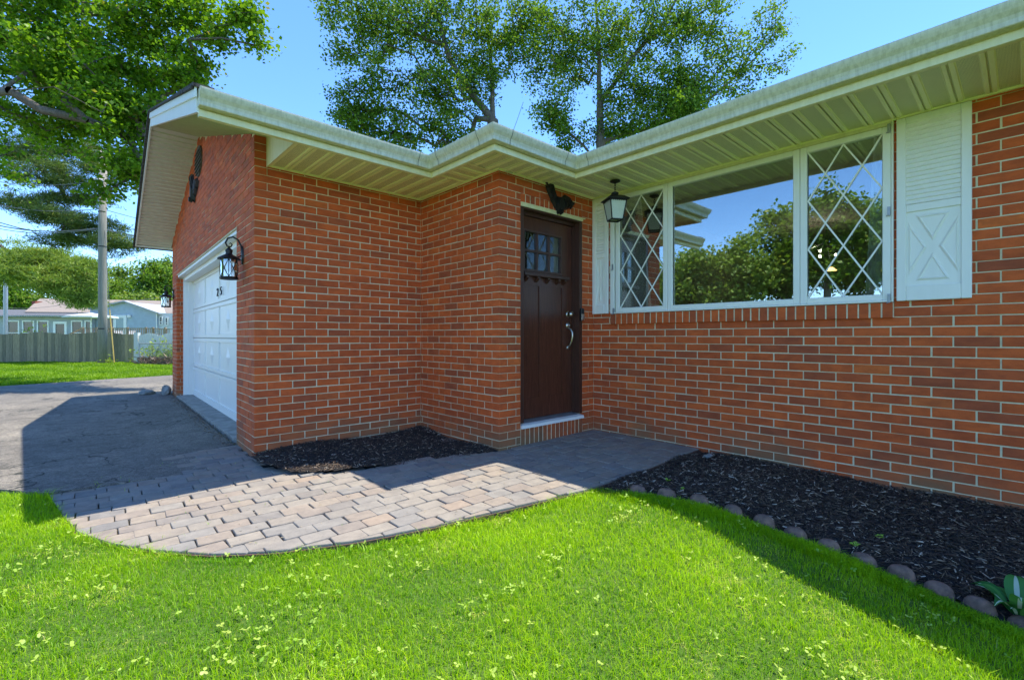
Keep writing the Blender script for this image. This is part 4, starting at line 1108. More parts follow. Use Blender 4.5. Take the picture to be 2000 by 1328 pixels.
bed3 = [(2.66, 1.72), (2.62, 1.985), (4.16, 1.985), (4.16, -1.2), (2.95, -1.2)] + [(a + .015, b) for a, b in bord[::-1]]
bedmesh('mulch_bed', bed1, m1z, .05); bedmesh('mulch_bed', [(a - (.04 if a < 3.2 else 0), b) for a, b in bed3], m2z, .04)


def chips(name, poly, zf, n, lmin, lmax):
    xs_ = [p[0] for p in poly]; ys_ = [p[1] for p in poly]; P = []
    while len(P) < n:
        x = random.uniform(min(xs_), max(xs_)); y = random.uniform(min(ys_), max(ys_))
        if inside((x, y), poly): P.append((x, y, zf(x, y)))
    P = np.array(P); n = len(P)
    L = rng.uniform(lmin, lmax, n) * rng.uniform(.5, 1, n); Wd = L * rng.uniform(.10, .28, n) + .001; T = Wd * rng.uniform(.2, .6, n)
    az = rng.uniform(0, 2 * np.pi, n); el = rng.normal(0, .28, n); ro = rng.normal(0, .6, n)
    u = np.stack([np.cos(az) * np.cos(el), np.sin(az) * np.cos(el), np.sin(el)], -1)
    v0 = np.stack([-np.sin(az), np.cos(az), np.zeros(n)], -1); w0 = np.cross(u, v0)
    v = v0 * np.cos(ro)[:, None] + w0 * np.sin(ro)[:, None]; w = np.cross(u, v)
    cor = []
    for a, b, c in ((-1, -.6, 0), (-1, .5, 0), (1, .8, 0), (1, -.3, 0), (-.8, 0, 1), (.8, 0, 1)):
        cor.append(P + u * (a * L / 2)[:, None] + v * (b * Wd / 2)[:, None] + w * ((c - .3) * T)[:, None])
    V = np.stack(cor, 1); V[:, :, 2] += rng.uniform(.001, .016, n)[:, None]
    V = V.reshape(-1, 3); b = np.arange(n)[:, None] * 6
    F = np.concatenate([b + np.array([[0, 3, 5]]), b + np.array([[0, 5, 4]]), b + np.array([[2, 1, 4]]), b + np.array([[2, 4, 5]]), b + np.array([[3, 2, 5]]), b + np.array([[0, 4, 1]]), b + np.array([[0, 1, 2]]), b + np.array([[0, 2, 3]])])
    return tag(npmesh(name, V, F, MAT['mulch']), kind='stuff')
chips('mulch', [(1.12, 4.49), (1.08, 4.40), (1.09, 4.03), (1.16, 3.78), (1.4, 3.57), (1.6, 3.48), (2.0, 3.40), (2.34, 3.31), (2.65, 3.23), (2.785, 3.18), (2.785, 4.49)], m1z, 9000, .012, .05)
chips('mulch', bed3, m2z, 34000, .012, .065)

# scalloped edging
se = tag(empty('scalloped_edging', (2.9, .9, -.1)), 'row of rounded reddish concrete edging stones between lawn and mulch bed', 'garden edging')
for k, (x, y) in enumerate(bord):
    a = bord[max(k - 1, 0)]; b = bord[min(k + 1, len(bord) - 1)]; d = Vector((b[0] - a[0], b[1] - a[1], 0)).normalized(); n_ = Vector((-d.y, d.x, 0))
    m = MB(); zb_ = gz(x, y) - .030; ht = .060 + random.uniform(-.008, .006); rr = .055 + random.uniform(-.003, .003); c = Vector((x, y, zb_)) - Vector((2.9, .9, -.1)); n = 20
    tl = random.uniform(-.05, .05); vs = []; pr = [(1, -.05), (1, .35), (.97, .55), (.88, .75), (.72, .88), (.5, .96), (.25, .995), (0, 1.0)]
    for (q, h) in pr:
        for k2 in range(n):
            t = 2 * math.pi * k2 / n; a_ = math.cos(t) * q * rr * 1.06; b_ = math.sin(t) * q * rr * .74; vs.append(c + d * a_ + n_ * b_ + Vector((0, 0, h * (ht + .035) + a_ * tl)))
    m.add(vs, [(i * n + j, i * n + (j + 1) % n, (i + 1) * n + (j + 1) % n, (i + 1) * n + j) for i in range(len(pr) - 1) for j in range(n)]); m.build('edging_stone', MAT['stone'], se, True)

# hosta at the border
def hosta(c, label, n=11, size=1.0, seed=3):
    r = random.Random(seed); e = tag(empty('hosta', c), label, 'hosta plant', None)
    for k in range(n):
        a = 2 * math.pi * k / n + r.uniform(-.3, .3); L = r.uniform(.13, .20) * size; wd = L * .24; rise = r.uniform(.04, .10) * size; tip = r.uniform(-.02, .05)
        d = Vector((math.cos(a), math.sin(a), 0)); s_ = Vector((-d.y, d.x, 0)); rows = []
        for i in range(9):
            t = i / 8; w = wd * math.sin(math.pi * min(1, t * 1.0) ** .75) if 0 < t < 1 else .002
            c0 = d * (L * (.15 + .85 * t)) + Vector((0, 0, rise * math.sin(t * 2.2) + tip * t))
            rows.append([c0 - s_ * w + Vector((0, 0, w * .30)), c0 - s_ * w * .22, c0 + s_ * w * .22, c0 + s_ * w + Vector((0, 0, w * .30))])
        for nm, cols, mt in (('leaf', ((0, 1), (2, 3)), 'hosta'), ('leaf_midrib', ((1, 2),), 'hostaw')):
            m = MB()
            for (p, q) in cols:
                vs = []
                for rw in rows: vs += [rw[p], rw[q]]
                m.add(vs, [(2 * i, 2 * i + 1, 2 * i + 3, 2 * i + 2) for i in range(8)])
            if nm == 'leaf': lf = m.build(nm, MAT[mt], e, True)
            else: m.build(nm, MAT[mt], lf, True)
hosta((3.07, .02, m2z(3.07, .02)), 'green and white striped hosta growing over the edging at the corner of the bed', 13, .95, 5)
def sprout(x, y, z, n, sz, seed, label):
    r = random.Random(seed); m = MB()
    for k in range(n):
        a = r.uniform(0, 6.28); d = Vector((math.cos(a), math.sin(a), 0)); s_ = Vector((-d.y, d.x, 0)); L = sz * r.uniform(.6, 1); w = L * .32
        m.add([Vector((0, 0, 0)), d * L * .5 + s_ * w + Vector((0, 0, L * .5)), d * L + Vector((0, 0, L * .55)), d * L * .5 - s_ * w + Vector((0, 0, L * .5))], [(0, 1, 2, 3)])
    o = m.build('weed', MAT['clover']); o.location = (x, y, z)
    at_ = o.data.attributes.new('rnd', 'FLOAT', 'POINT'); at_.data.foreach_set('value', [r.uniform(0, .5) for _ in o.data.vertices])
    tag(o, label, 'weed', 'weeds in the mulch')
sprout(3.05, 1.70, m2z(3.05, 1.70) + .01, 7, .035, 1, 'small light green weed in the mulch close to the corner of the paved path')
sprout(2.86, 1.50, m2z(2.86, 1.50) + .01, 6, .03, 2, 'tiny green weed in the mulch just behind the first edging stones')
sprout(3.08, .62, m2z(3.08, .62) + .01, 7, .035, 3, 'light green weed sprouting behind the middle of the scalloped edging')
sprout(3.28, .55, m2z(3.28, .55) + .01, 6, .035, 4, 'dull green weed flat on the mulch towards the striped hosta')

# rocks by the far garage corner and by the path
def rock(p, s, seed, label, mat='rock', grp=None):
    r = np.random.default_rng(seed); bm = []; m = MB(); n = 10; prof = [(0, -1), (.7, -.7), (1, -.1), (.85, .5), (.45, .85), (0, 1)]
    m.lathe([(a, b) for a, b in prof], (0, 0, 0), n); vs = []
    for v in m.v:
        k = 1 + .28 * math.sin(3.1 * v[0] + 2 * v[1] * v[2] + seed) + r.normal(0, .05); vs.append((v[0] * s[0] * k, v[1] * s[1] * k, v[2] * s[2] * k))
    m.v = vs; o = m.build('rock', MAT[mat]); o.location = p; tag(o, label, 'rock', grp)
rock(tuple(gp(6.1, .10, -.0)), (.10, .08, .09), 1, 'pale grey angular rock leaning on the far corner of the garage')
rock(tuple(gp(6.35, .35, -.03)), (.17, .10, .05), 2, 'long low mossy stone lying beside the far garage corner')
rock(tuple(gp(6.45, .05, .0)), (.08, .10, .08), 3, 'dark rounded stone tucked behind the far garage corner')
rock((3.95, 1.82, -.01), (.05, .035, .018), 4, 'flat grey stone in the mulch beside the brick wall and path')
# debris line between apron and driveway
def debris(n):
    s_ = rng.uniform(.7, 5.4, n); o_ = rng.normal(.04, .05, n); P = [gp(a, b, -.048) for a, b in zip(s_, o_)]
    m = MB()
    for p in P:
        a = random.uniform(0, 6.28); L = random.uniform(.006, .028); d = Vector((math.cos(a), math.sin(a), .2)) * L; q = Vector((-d.y, d.x, 0)) * .4
        m.add([p, p + d, p + d + q, p + q + Vector((0, 0, .01))], [(0, 1, 2), (0, 2, 3), (0, 3, 1), (1, 3, 2)])
    tag(m.build('debris', MAT['brush']), kind='stuff')
debris(650)

# ---- grass
def grass(name, n, region, zf, hmin, hmax, wmin, wmax, mat, lean=.5, seed=0, keep=None):
    r = np.random.default_rng(seed)
    (xa, xb), (ya, yb) = region; x = r.uniform(xa, xb, n); y = r.uniform(ya, yb, n)
    k = keep(x, y); x, y = x[k], y[k]; n = len(x)
    z = zf(x, y); cl = np.sin(x * 5.3 + 1.7 * np.sin(y * 3.1)) * np.sin(y * 4.7 + 1.3 * np.sin(x * 2.9)); big = np.sin(x * 1.9 + .7) * np.sin(y * 1.6 + 1.1 * x)
    h = r.uniform(hmin, hmax, n) * (.85 + .25 * cl + .12 * big); w = r.uniform(wmin, wmax, n)
    az = r.uniform(0, 2 * np.pi, n) ; ln = np.abs(r.normal(lean, .35, n)) * h; ld = az + r.normal(0, .5, n) + .0
    d = np.stack([np.cos(az), np.sin(az), np.zeros(n)], -1); s_ = np.stack([-np.sin(az), np.cos(az), np.zeros(n)], -1)
    b = np.stack([x, y, z - .004], -1); up = np.array([0, 0, 1.])
    p1 = b + d * (ln * .25)[:, None] + up * (h * .55)[:, None]; p2 = b + d * (ln * .95)[:, None] + up * (h * .96 - ln * .18)[:, None]
    sw = s_ * (w / 2)[:, None]
    V = np.stack([b - sw, b + sw, p1 + sw * .85, p1 - sw * .85, p2], 1).reshape(-1, 3)
    i = np.arange(n)[:, None] * 5
    tri = np.concatenate([i + np.array([[0, 1, 2]]), i + np.array([[0, 2, 3]]), i + np.array([[3, 2, 4]])])
    val = r.uniform(0, .95, n) * (.66 + .34 * big) + .16 * cl; pt = np.sin(x * 7.1 + 2 * np.sin(y * 4.3)) * np.sin(y * 6.3 + 2 * np.sin(x * 3.7)) + .5 * np.sin(x * 17 + 3 * np.sin(y * 13)) * np.sin(y * 19)
    dry = (r.uniform(0, 1, n) < .05 + .55 * np.clip(pt - .5, 0, 1)); val[dry] = r.uniform(.93, 1.0, dry.sum()); val[~dry] *= .92
    V = V.reshape(-1, 5, 3); V[dry, 4, 2] -= h[dry] * .45; V[dry, 2:4, 2] -= (h[dry] * .2)[:, None]; V = V.reshape(-1, 3)
    return tag(npmesh(name, V, tri, MAT[mat], None, False, np.repeat(np.clip(val, 0, 1), 5)), kind='stuff')


oc = np.array(outer[::1])
def outside_path(x, y):
    k = np.ones(len(x), bool)
    yo = np.interp(x, [p[0] for p in outer], [p[1] for p in outer]); k &= ~((x > -.16) & (y > yo - .012))
    k &= ~((x <= -.1) & (y > 4.47 + (-.13 - x) * 1.3) & (x > -.42)) & ~((x <= -.42) & (y > 4.86 + (-.42 - x) * .21))
    xb_ = np.interp(y, [p[1] for p in bord[::-1]], [p[0] for p in bord[::-1]]); k &= ~((x > xb_ - .045) & (y < 1.72)) & ~((y >= 1.72) & (x > 2.66))
    # inside the camera's view, with a margin
    t = x * FW.x + y * FW.y; l = x * RT.x + y * RT.y; k &= (t > .75) & (np.abs(l) < 1.22 * t + .35)
    return k
grass('grass', 760000, ((-2.2, 3.1), (-1.6, 6.0)), gzv, .024, .052, .0014, .0030, 'grass', .55, 3, outside_path)
grass('grass', 20000, ((-.4, 3.1), (-1.2, 4.9)), gzv, .045, .072, .0014, .0026, 'grass', .8, 8, outside_path)
def edgek(x, y):
    yo = np.interp(x, [p[0] for p in outer], [p[1] for p in outer]); return outside_path(x, y) & (y > yo - .10) & (x < 2.6)
grass('grass', 60000, ((-.2, 2.6), (1.8, 4.6)), gzv, .045, .085, .0018, .0034, 'grass', .9, 9, edgek)
def borderk(x, y):
    xb_ = np.interp(y, [p[1] for p in bord[::-1]], [p[0] for p in bord[::-1]]); return outside_path(x, y) & (x > xb_ - .16)
grass('grass', 90000, ((2.4, 3.1), (-.6, 1.75)), gzv, .035, .065, .0018, .0034, 'grass', .8, 10, borderk)
def jointk(x, y):
    w = np.sin(x * 23 + 5 * np.sin(y * 9)) * np.sin(y * 31 + 4 * np.sin(x * 11)); k = w > .93
    return k & np.array([inside((a, b), convex) and not inside((a, b), bed1) for a, b in zip(x, y)])
grass('grass', 9000, ((-.1, 4.0), (2.0, 4.9)), lambda x, y: x * 0 - .052, .012, .038, .0014, .0026, 'grass', .9, 14, jointk)
def farlawn(x, y):
    # beyond the driveway up to the fence
    yb_ = np.interp(x, [-14, -1.17, .03, 1.93, 5], [13.4, 14.75, 15.15, 15.75, 16.4]); t = x * FW.x + y * FW.y; return (y > yb_ + .02) & (t < 20) & (x > -.1 * y - 1)
grass('grass', 200000, ((-4, 6), (14.5, 28)), gzv, .05, .11, .010, .022, 'grassfar', .7, 12, farlawn)
# clover and dry bits in the lawn
def clover(name, nc, region, keep, sz, mat, seed, zoff):
    """clover and plantain in loose clusters, three leaflets to a stalk"""
    r = np.random.default_rng(seed); cx = r.uniform(*region[0], nc); cy = r.uniform(*region[1], nc); m = r.integers(2, 16, nc)
    x = np.repeat(cx, m) + r.normal(0, .045, m.sum()) * np.repeat(r.uniform(.8, 4.5, nc), m); y = np.repeat(cy, m) + r.normal(0, .045, m.sum()) * np.repeat(r.uniform(.8, 4.5, nc), m)
    tint = np.repeat(r.uniform(0, 1, nc), m); k = keep(x, y); x, y, tint = x[k], y[k], tint[k]; n = len(x)
    P0 = np.stack([x, y, gzv(x, y) + r.uniform(*zoff, n)], -1); rows = []; at0 = []
    s0 = r.uniform(.5, 1, n) * sz; a0 = r.uniform(0, 6.28, n)
    for lf in range(3):
        az = a0 + lf * 2.094 + r.normal(0, .2, n); d = np.stack([np.cos(az), np.sin(az), r.normal(.1, .35, n)], -1); t = np.stack([-np.sin(az), np.cos(az), r.normal(0, .3, n)], -1)
        L = s0[:, None]; q = [P0, P0 + d * L * .55 + t * L * .42, P0 + d * L * 1.05 + t * L * .2, P0 + d * L * 1.05 - t * L * .2, P0 + d * L * .55 - t * L * .42]
        rows.append(np.stack(q, 1)); at0.append(np.clip(tint * .7 + r.uniform(0, .3, n), 0, 1))
    V = np.concatenate(rows).reshape(-1, 3); N = 3 * n; i = np.arange(N)[:, None] * 5
    tri = np.concatenate([i + np.array([[0, 1, 2]]), i + np.array([[0, 2, 3]]), i + np.array([[0, 3, 4]])])
    return tag(npmesh(name, V, tri, MAT[mat], None, False, np.repeat(np.concatenate(at0), 5)), kind='stuff')
clover('clover', 260, ((-.9, 3.0), (-1.0, 4.4)), outside_path, .0160, 'clover', 5, (.018, .046))
# dry straw bits on the path
def straw(n, seed):
    r = random.Random(seed); m = MB()
    for _ in range(n):
        x = r.uniform(.1, 4.0); y = r.uniform(2.1, 3.15) if x > 1.4 else r.uniform(2.6, 4.2)
        if not inside((x, y), convex) or inside((x, y), bed1): continue
        a = r.uniform(0, 6.28); L = r.uniform(.006, .03); d = Vector((math.cos(a), math.sin(a), .1)) * L; q = Vector((-d.y, d.x, 0)).normalized() * r.uniform(.001, .004); z = pz(x, y) + .004; p = Vector((x, y, z))
        m.add([p, p + d, p + d * .6 + q, p + q + Vector((0, 0, .003))], [(0, 1, 2, 3)])
    tag(m.build('leaf_litter', MAT['straw']), kind='stuff')
MAT['straw'] = simple('dry_straw', (.50, .42, .28), .9, 0, (.25, .19, .11), 300)
straw(420, 4)


# ================================================================== TREES
def tubes_np(P, Q, rp, rq, n=5):
    """truncated cones from P to Q"""
    P = np.array(P); Q = np.array(Q); rp = np.array(rp); rq = np.array(rq); d = Q - P; L = np.linalg.norm(d, axis=1, keepdims=True) + 1e-9; d = d / L
    a = np.where(np.abs(d[:, 2:3]) > .9, np.array([[1., 0, 0]]), np.array([[0, 0, 1.]])); u = np.cross(d, a); u /= np.linalg.norm(u, axis=1, keepdims=True) + 1e-9; v = np.cross(d, u)
    V = []; m = len(P)
    for c, r in ((P, rp), (Q, rq)):
        for k in range(n):
            t = 2 * np.pi * k / n; V.append(c + (u * np.cos(t) + v * np.sin(t)) * r[:, None])
    V = np.stack(V, 1).reshape(-1, 3); i = np.arange(m)[:, None] * 2 * n
    F = np.concatenate([i + np.array([[k, (k + 1) % n, n + (k + 1) % n, n + k]]) for k in range(n)])
    return V, F


def leaves_np(C, n_per, spread, size, r, flat=.7, up=.35):
    n = len(C) * n_per; P = np.repeat(C, n_per, 0) + r.normal(0, 1, (n, 3)) * np.array([spread, spread, spread * flat])
    nr = r.normal(0, 1, (n, 3)); nr[:, 2] = np.abs(nr[:, 2]) + up; nr /= np.linalg.norm(nr, axis=1, keepdims=True)
    t = np.cross(nr, r.normal(0, 1, (n, 3))); t /= np.linalg.norm(t, axis=1, keepdims=True) + 1e-9; b = np.cross(nr, t)
    s = size * r.uniform(.55, 1.15, n)[:, None]
    q = [P - t * s * .5, P + b * s * .42 - t * s * .05 + nr * s * .08, P + t * s * .6, P - b * s * .42 + t * s * .05 + nr * s * .08]
    V = np.stack(q, 1).reshape(-1, 3); i = np.arange(n)[:, None] * 4
    return V, i + np.array([[0, 1, 2, 3]]), P


def tree(name, base, trunk, r0, blobs, n_att, label, cat='tree', leaf='leaf', bark='bark', lsize=.1, n_per=40, spread=.28, seed=1, group=None, step=.5, crown='crown', sag=0.0, limbs=(), power=2.2, tip=.009, needles=False, limbcap=.08):
    r = np.random.default_rng(seed); nodes = []; par = []
    def addline(pl, parent):
        for k, p in enumerate(pl):
            p = np.array(p, float)
            if parent is not None:
                q = nodes[parent]; m = max(1, int(np.linalg.norm(p - q) / step))
                for i in range(1, m + 1): nodes.append(q + (p - q) * i / m + (r.normal(0, .02, 3) if i < m else 0)); par.append(parent); parent = len(nodes) - 1
            else: nodes.append(p); par.append(-1); parent = 0
        return parent
    addline(trunk, None)
    nt_ = len(nodes)
    for lm in limbs:
        a = np.array(lm[0], float); k = int(np.argmin([np.linalg.norm(q - a) for q in nodes])); addline(lm[1:], k)
    tot = sum(b[2] for b in blobs); A = []
    for (c, rad, wgt) in blobs:
        k = max(1, int(n_att * wgt / tot)); q = r.normal(0, 1, (k, 3)); q /= np.linalg.norm(q, axis=1, keepdims=True); q *= (r.uniform(0, 1, k) ** (1 / 2.2))[:, None]
        A.append(np.array(c)[None] + q[:, :1] * np.array(RT)[None] * rad[0] + q[:, 1:2] * np.array(FW)[None] * rad[1] + q[:, 2:3] * np.array([[0, 0, 1.]]) * rad[2])
    A = np.concatenate(A); N = np.zeros((len(nodes) + len(A) * 14, 3)); N[:len(nodes)] = nodes; cnt = len(nodes)
    order = np.argsort([np.min(np.linalg.norm(N[:cnt] - a, axis=1)) for a in A]); ends = []
    for oi in order:
        a = A[oi]; dv = a - N[:cnt]; d = np.linalg.norm(dv, axis=1) + .8 * np.maximum(0, -dv[:, 2]); k = int(np.argmin(d)); q = N[k]; L = np.linalg.norm(a - q)
        m = max(1, min(12, int(L / step))); p_ = k; off = r.normal(0, .08 * min(L, 2), 3)
        for i in range(1, m + 1):
            t = i / m
            if cnt >= len(N): break
            N[cnt] = q + (a - q) * t + off * math.sin(math.pi * t) - np.array([0, 0, sag * math.sin(math.pi * t) * L]); par.append(p_); p_ = cnt; cnt += 1
        ends.append(p_)
    N = N[:cnt]; par = np.array(par[:cnt]); acc = np.zeros(cnt); kids = np.bincount(par[par >= 0], minlength=cnt)
    for i in range(cnt - 1, 0, -1):
        if kids[i] == 0: acc[i] = tip ** power
        acc[par[i]] += acc[i]
    rad = acc ** (1 / power); rad = rad * (1 if rad[0] == 0 else 1); k_ = r0 / max(rad[0], 1e-6)
    capr = np.where(np.arange(cnt) < nt_, r0, limbcap)
    rad = np.minimum(rad * min(1, k_) if k_ < 1 else rad * (1 + (k_ - 1) * (rad / rad[0])), capr)
    big = [i for i in range(1, cnt) if rad[i] > .03]; sm = [i for i in range(1, cnt) if .012 <= rad[i] <= .03]; ti = [i for i in range(1, cnt) if rad[i] < .012]
    e = tag(empty(name, tuple(trunk[0])), label, cat, group); o_ = np.array(trunk[0], float); VS = []; FS = []; off_ = 0
    for idx, n in ((big, 8), (sm, 4), (ti, 3)):
        if not idx: continue
        idx = np.array(idx); V, F = tubes_np(N[par[idx]] - o_, N[idx] - o_, np.maximum(rad[idx], np.minimum(rad[par[idx]], rad[idx] * 1.35)), rad[idx], n); VS.append(V); FS.append(F + off_); off_ += len(V)
    npmesh('trunk', np.concatenate(VS), np.concatenate(FS), MAT[bark], e, True)
    E = np.array(ends); C = np.concatenate([N[E], (N[E] + N[par[E]]) / 2])
    if needles:
        n = len(C) * n_per; B = np.repeat(C, n_per, 0) + r.normal(0, 1, (n, 3)) * np.array([spread, spread, spread * .35]); d = r.normal(0, 1, (n, 3)); d[:, 2] = np.abs(d[:, 2]) * .8 + .1; d /= np.linalg.norm(d, axis=1, keepdims=True)
        s = np.cross(d, r.normal(0, 1, (n, 3))); s /= np.linalg.norm(s, axis=1, keepdims=True); L = lsize * r.uniform(.6, 1.2, n)[:, None]; w = lsize * .07
        V = np.stack([B - s * w, B + s * w, B + d * L + s * w * .3, B + d * L - s * w * .3], 1).reshape(-1, 3); F = np.arange(n)[:, None] * 4 + np.array([[0, 1, 2, 3]]); P = B
    else: V, F, P = leaves_np(C, n_per, spread, lsize, r)
    nb_ = len(C); cv = np.repeat(r.uniform(0, 1, nb_), n_per) if len(P) == nb_ * n_per else r.uniform(0, 1, len(P))
    val = np.clip(.15 + .55 * cv + r.normal(0, .16, len(P)), 0, .93); val[r.uniform(0, 1, len(P)) < .03] = 1
    npmesh(crown, V - o_, F, MAT[leaf], e, False, np.repeat(val, 4)); return e


def B(px, py, t, rx_, ry_, rd, w=None):
    c = at(px, py, t); return (tuple(c), (rx_ * t / FPX, rd, ry_ * t / FPX), w if w is not None else rx_ * ry_)


G = -.08
# maple on the left, limbs reach over the driveway
tb = at(-330, 657, 12.5); tb.z = G
m_tr = [tb, at(-325, 420, 12.5), at(-300, 200, 12.3), at(-260, -60, 12.2), at(-200, -350, 12)]
tree('maple_tree', tb, m_tr, .34, [B(60, 60, 11, 190, 110, 2.2, 16), B(180, 170, 10.5, 120, 80, 1.5, 8), B(300, 90, 10.8, 90, 70, 1.3, 5), B(240, 210, 10.2, 90, 60, 1.2, 4.5), B(250, 300, 10.2, 42, 70, .9, 2.2), B(20, 240, 11.5, 50, 60, 1.2, 1.8), B(10, 330, 12, 30, 30, 1, .5), B(150, -150, 11, 330, 130, 2.5, 10), B(-160, 20, 12, 150, 250, 2.4, 5),
      B(110, 230, 10.8, 70, 50, 1.0, 2), B(390, 40, 10.6, 60, 26, .8, 1.2), B(430, 75, 10.4, 22, 24, .4, .55), B(485, 35, 10.4, 34, 20, .4, .6), B(500, 75, 10.4, 16, 14, .2, .35), B(345, 150, 10.2, 40, 20, .5, 1.0), B(215, 380, 10.3, 26, 30, .5, .5), B(465, 20, 10.4, 60, 24, .6, .5), B(515, 80, 10.4, 12, 14, .2, .12), B(380, 5, 10.6, 60, 20, .7, .7), B(370, 110, 10.4, 40, 22, .6, .6)], 760,
     'big green maple with heavy limbs reaching in over the driveway from the side', leaf='leaf', lsize=.10, n_per=40, spread=.165, seed=4, limbs=[[at(-290, 200, 12.3), at(-120, 195, 10.6), at(20, 178, 9.0), at(105, 170, 8.7), at(200, 220, 9.2)], [at(-260, -60, 12.2), at(0, -60, 11.5), at(250, -20, 11)], [at(20, 178, 9.0), at(80, 215, 9.3), at(170, 235, 9.6), at(250, 270, 10.3), at(285, 330, 10.2)]])
# pine behind it
tb = at(-120, 657, 23); tb.z = G
pl_ = []
tree('pine_tree', tb, [tb, at(-110, 300, 23), at(-100, -100, 23)], .3, [B(130, 300, 21, 150, 24, 1.4, 3), B(120, 340, 20, 150, 26, 1.3, 3), B(60, 395, 20, 90, 20, 1.2, 1.8), B(110, 425, 19.5, 60, 16, 1, 1.2), B(170, 440, 20, 70, 20, 1.0, 2), B(225, 478, 20, 36, 26, 1.0, 1.4), B(130, 470, 20, 60, 14, .8, 1.2), B(100, 230, 21, 120, 40, 1.5, 2), B(40, 300, 21, 60, 60, 1.5, 1.5), B(160, 390, 20.5, 70, 14, .8, 1.2), B(230, 330, 20, 50, 40, .8, .8)], 520,
     'long limbed pine with feathery needle sprays hanging behind the utility pole', 'pine tree', 'needle', 'pbark', .17, 62, .20, 6, step=.6, sag=.03, needles=True, limbs=[[at(-110, 300, 23), at(30, 288, 21.5), at(130, 292, 20.8), at(200, 330, 20.4)], [at(-110, 380, 23), at(20, 395, 21), at(90, 415, 20.3), at(190, 470, 20)], [at(-110, 420, 23), at(0, 435, 21), at(60, 450, 20.4), at(90, 470, 20.2)], [at(-110, 250, 23), at(60, 310, 21), at(120, 370, 20.4)]])
# rounded pine clump hanging in front of the neighbour's roof
tb = at(-180, 657, 27); tb.z = G
tree('pine_tree', tb, [tb, at(-175, 420, 27), at(-170, 150, 27)], .28, [B(60, 530, 25, 80, 36, 1.8, 5), B(130, 555, 25, 60, 36, 1.6, 5), B(90, 500, 25, 50, 20, 1.2, 2), B(20, 520, 26, 50, 50, 1.5, 3), B(155, 590, 25, 34, 16, 1, 1.4), B(165, 530, 25, 30, 30, 1, 1.4)], 360,
     'bright rounded pine boughs drooping in front of the neighbouring tan roof', 'pine tree', 'needle2', 'pbark', .24, 70, .27, 9, step=.7, needles=True, limbs=[[at(-175, 420, 27), at(0, 480, 25.5), at(80, 530, 25), at(140, 570, 25)]])
# two trees behind the house
tb = at(975, 657, 17); tb.z = G
tree('backyard_tree', tb, [tb, at(972, 330, 17), at(962, 235, 17), at(925, 190, 16.8), at(880, 120, 16.6), at(850, 20, 16.5)], .20, [B(800, 60, 16.5, 120, 80, 2.2, 7), B(700, 50, 16.3, 75, 60, 1.6, 2.8), B(730, 180, 16.4, 80, 46, 1.4, 2.6), B(690, 210, 16.4, 52, 30, .9, 1.3), B(640, 30, 16.3, 26, 22, .6, .4), B(860, 200, 16.6, 80, 66, 1.5, 4), B(1020, 60, 16.8, 46, 60, 1.3, 1.8), B(660, 110, 16.3, 30, 30, .8, .5), B(950, 80, 16.8, 80, 80, 1.7, 5), B(770, 262, 16.5, 100, 34, 1.2, 3.4), B(880, 262, 16.6, 50, 26, 1, 1.2), B(700, 235, 16.4, 46, 30, .9, 1.2), B(850, -60, 16.5, 200, 90, 2, 6), B(925, 155, 16.8, 60, 40, 1.1, 2)], 820,
     'leafy backyard tree forking just above the entry roof corner', leaf='leaf2', lsize=.10, n_per=27, spread=.19, seed=21, limbs=[[at(962, 235, 17), at(962, 160, 17), at(955, 60, 17)], [at(972, 330, 17), at(1000, 262, 17), at(1010, 235, 17), at(1022, 200, 17)]])
tb = at(1178, 657, 18); tb.z = G
tree('backyard_tree', tb, [tb, at(1175, 330, 18), at(1172, 200, 18), at(1168, 60, 18), at(1160, -80, 18)], .19, [B(1130, 80, 18, 100, 80, 1.9, 6), B(1080, 215, 18, 46, 50, 1.2, 2.3), B(1260, 70, 18, 100, 70, 2, 6), B(1380, 60, 18, 90, 55, 1.6, 3.4), B(1250, 190, 18, 90, 55, 1.6, 5.4), B(1350, 170, 17.6, 60, 50, 1.4, 3.6), B(1330, 215, 17, 60, 30, 1.1, 2.8), B(1430, 130, 18, 60, 60, 1.2, 2.2), B(1500, 60, 18, 46, 50, 1.0, 1.1), B(1470, 190, 18, 36, 22, .8, .7), B(1250, -70, 18, 260, 70, 2.2, 5), B(1195, 255, 18, 40, 30, 1, 1.6), B(1080, 130, 18, 70, 60, 1.5, 2.6), B(1520, 100, 18, 36, 60, .9, .6), B(1060, 30, 18, 46, 40, 1.2, 1.4), B(1110, 265, 18, 50, 34, 1, 1.5), B(1290, 245, 17.6, 90, 30, 1.2, 2.4)], 960,
     'tall backyard tree with a straight trunk rising behind the front roof slope', leaf='leaf2', lsize=.104, n_per=27, spread=.19, seed=33, limbs=[[at(1172, 200, 18), at(1230, 120, 18), at(1300, 40, 18), at(1330, -20, 18)], [at(1175, 330, 18), at(1140, 285, 18), at(1100, 250, 18)], [at(1180, 290, 18), at(1300, 240, 18), at(1390, 190, 18), at(1470, 120, 18)]])
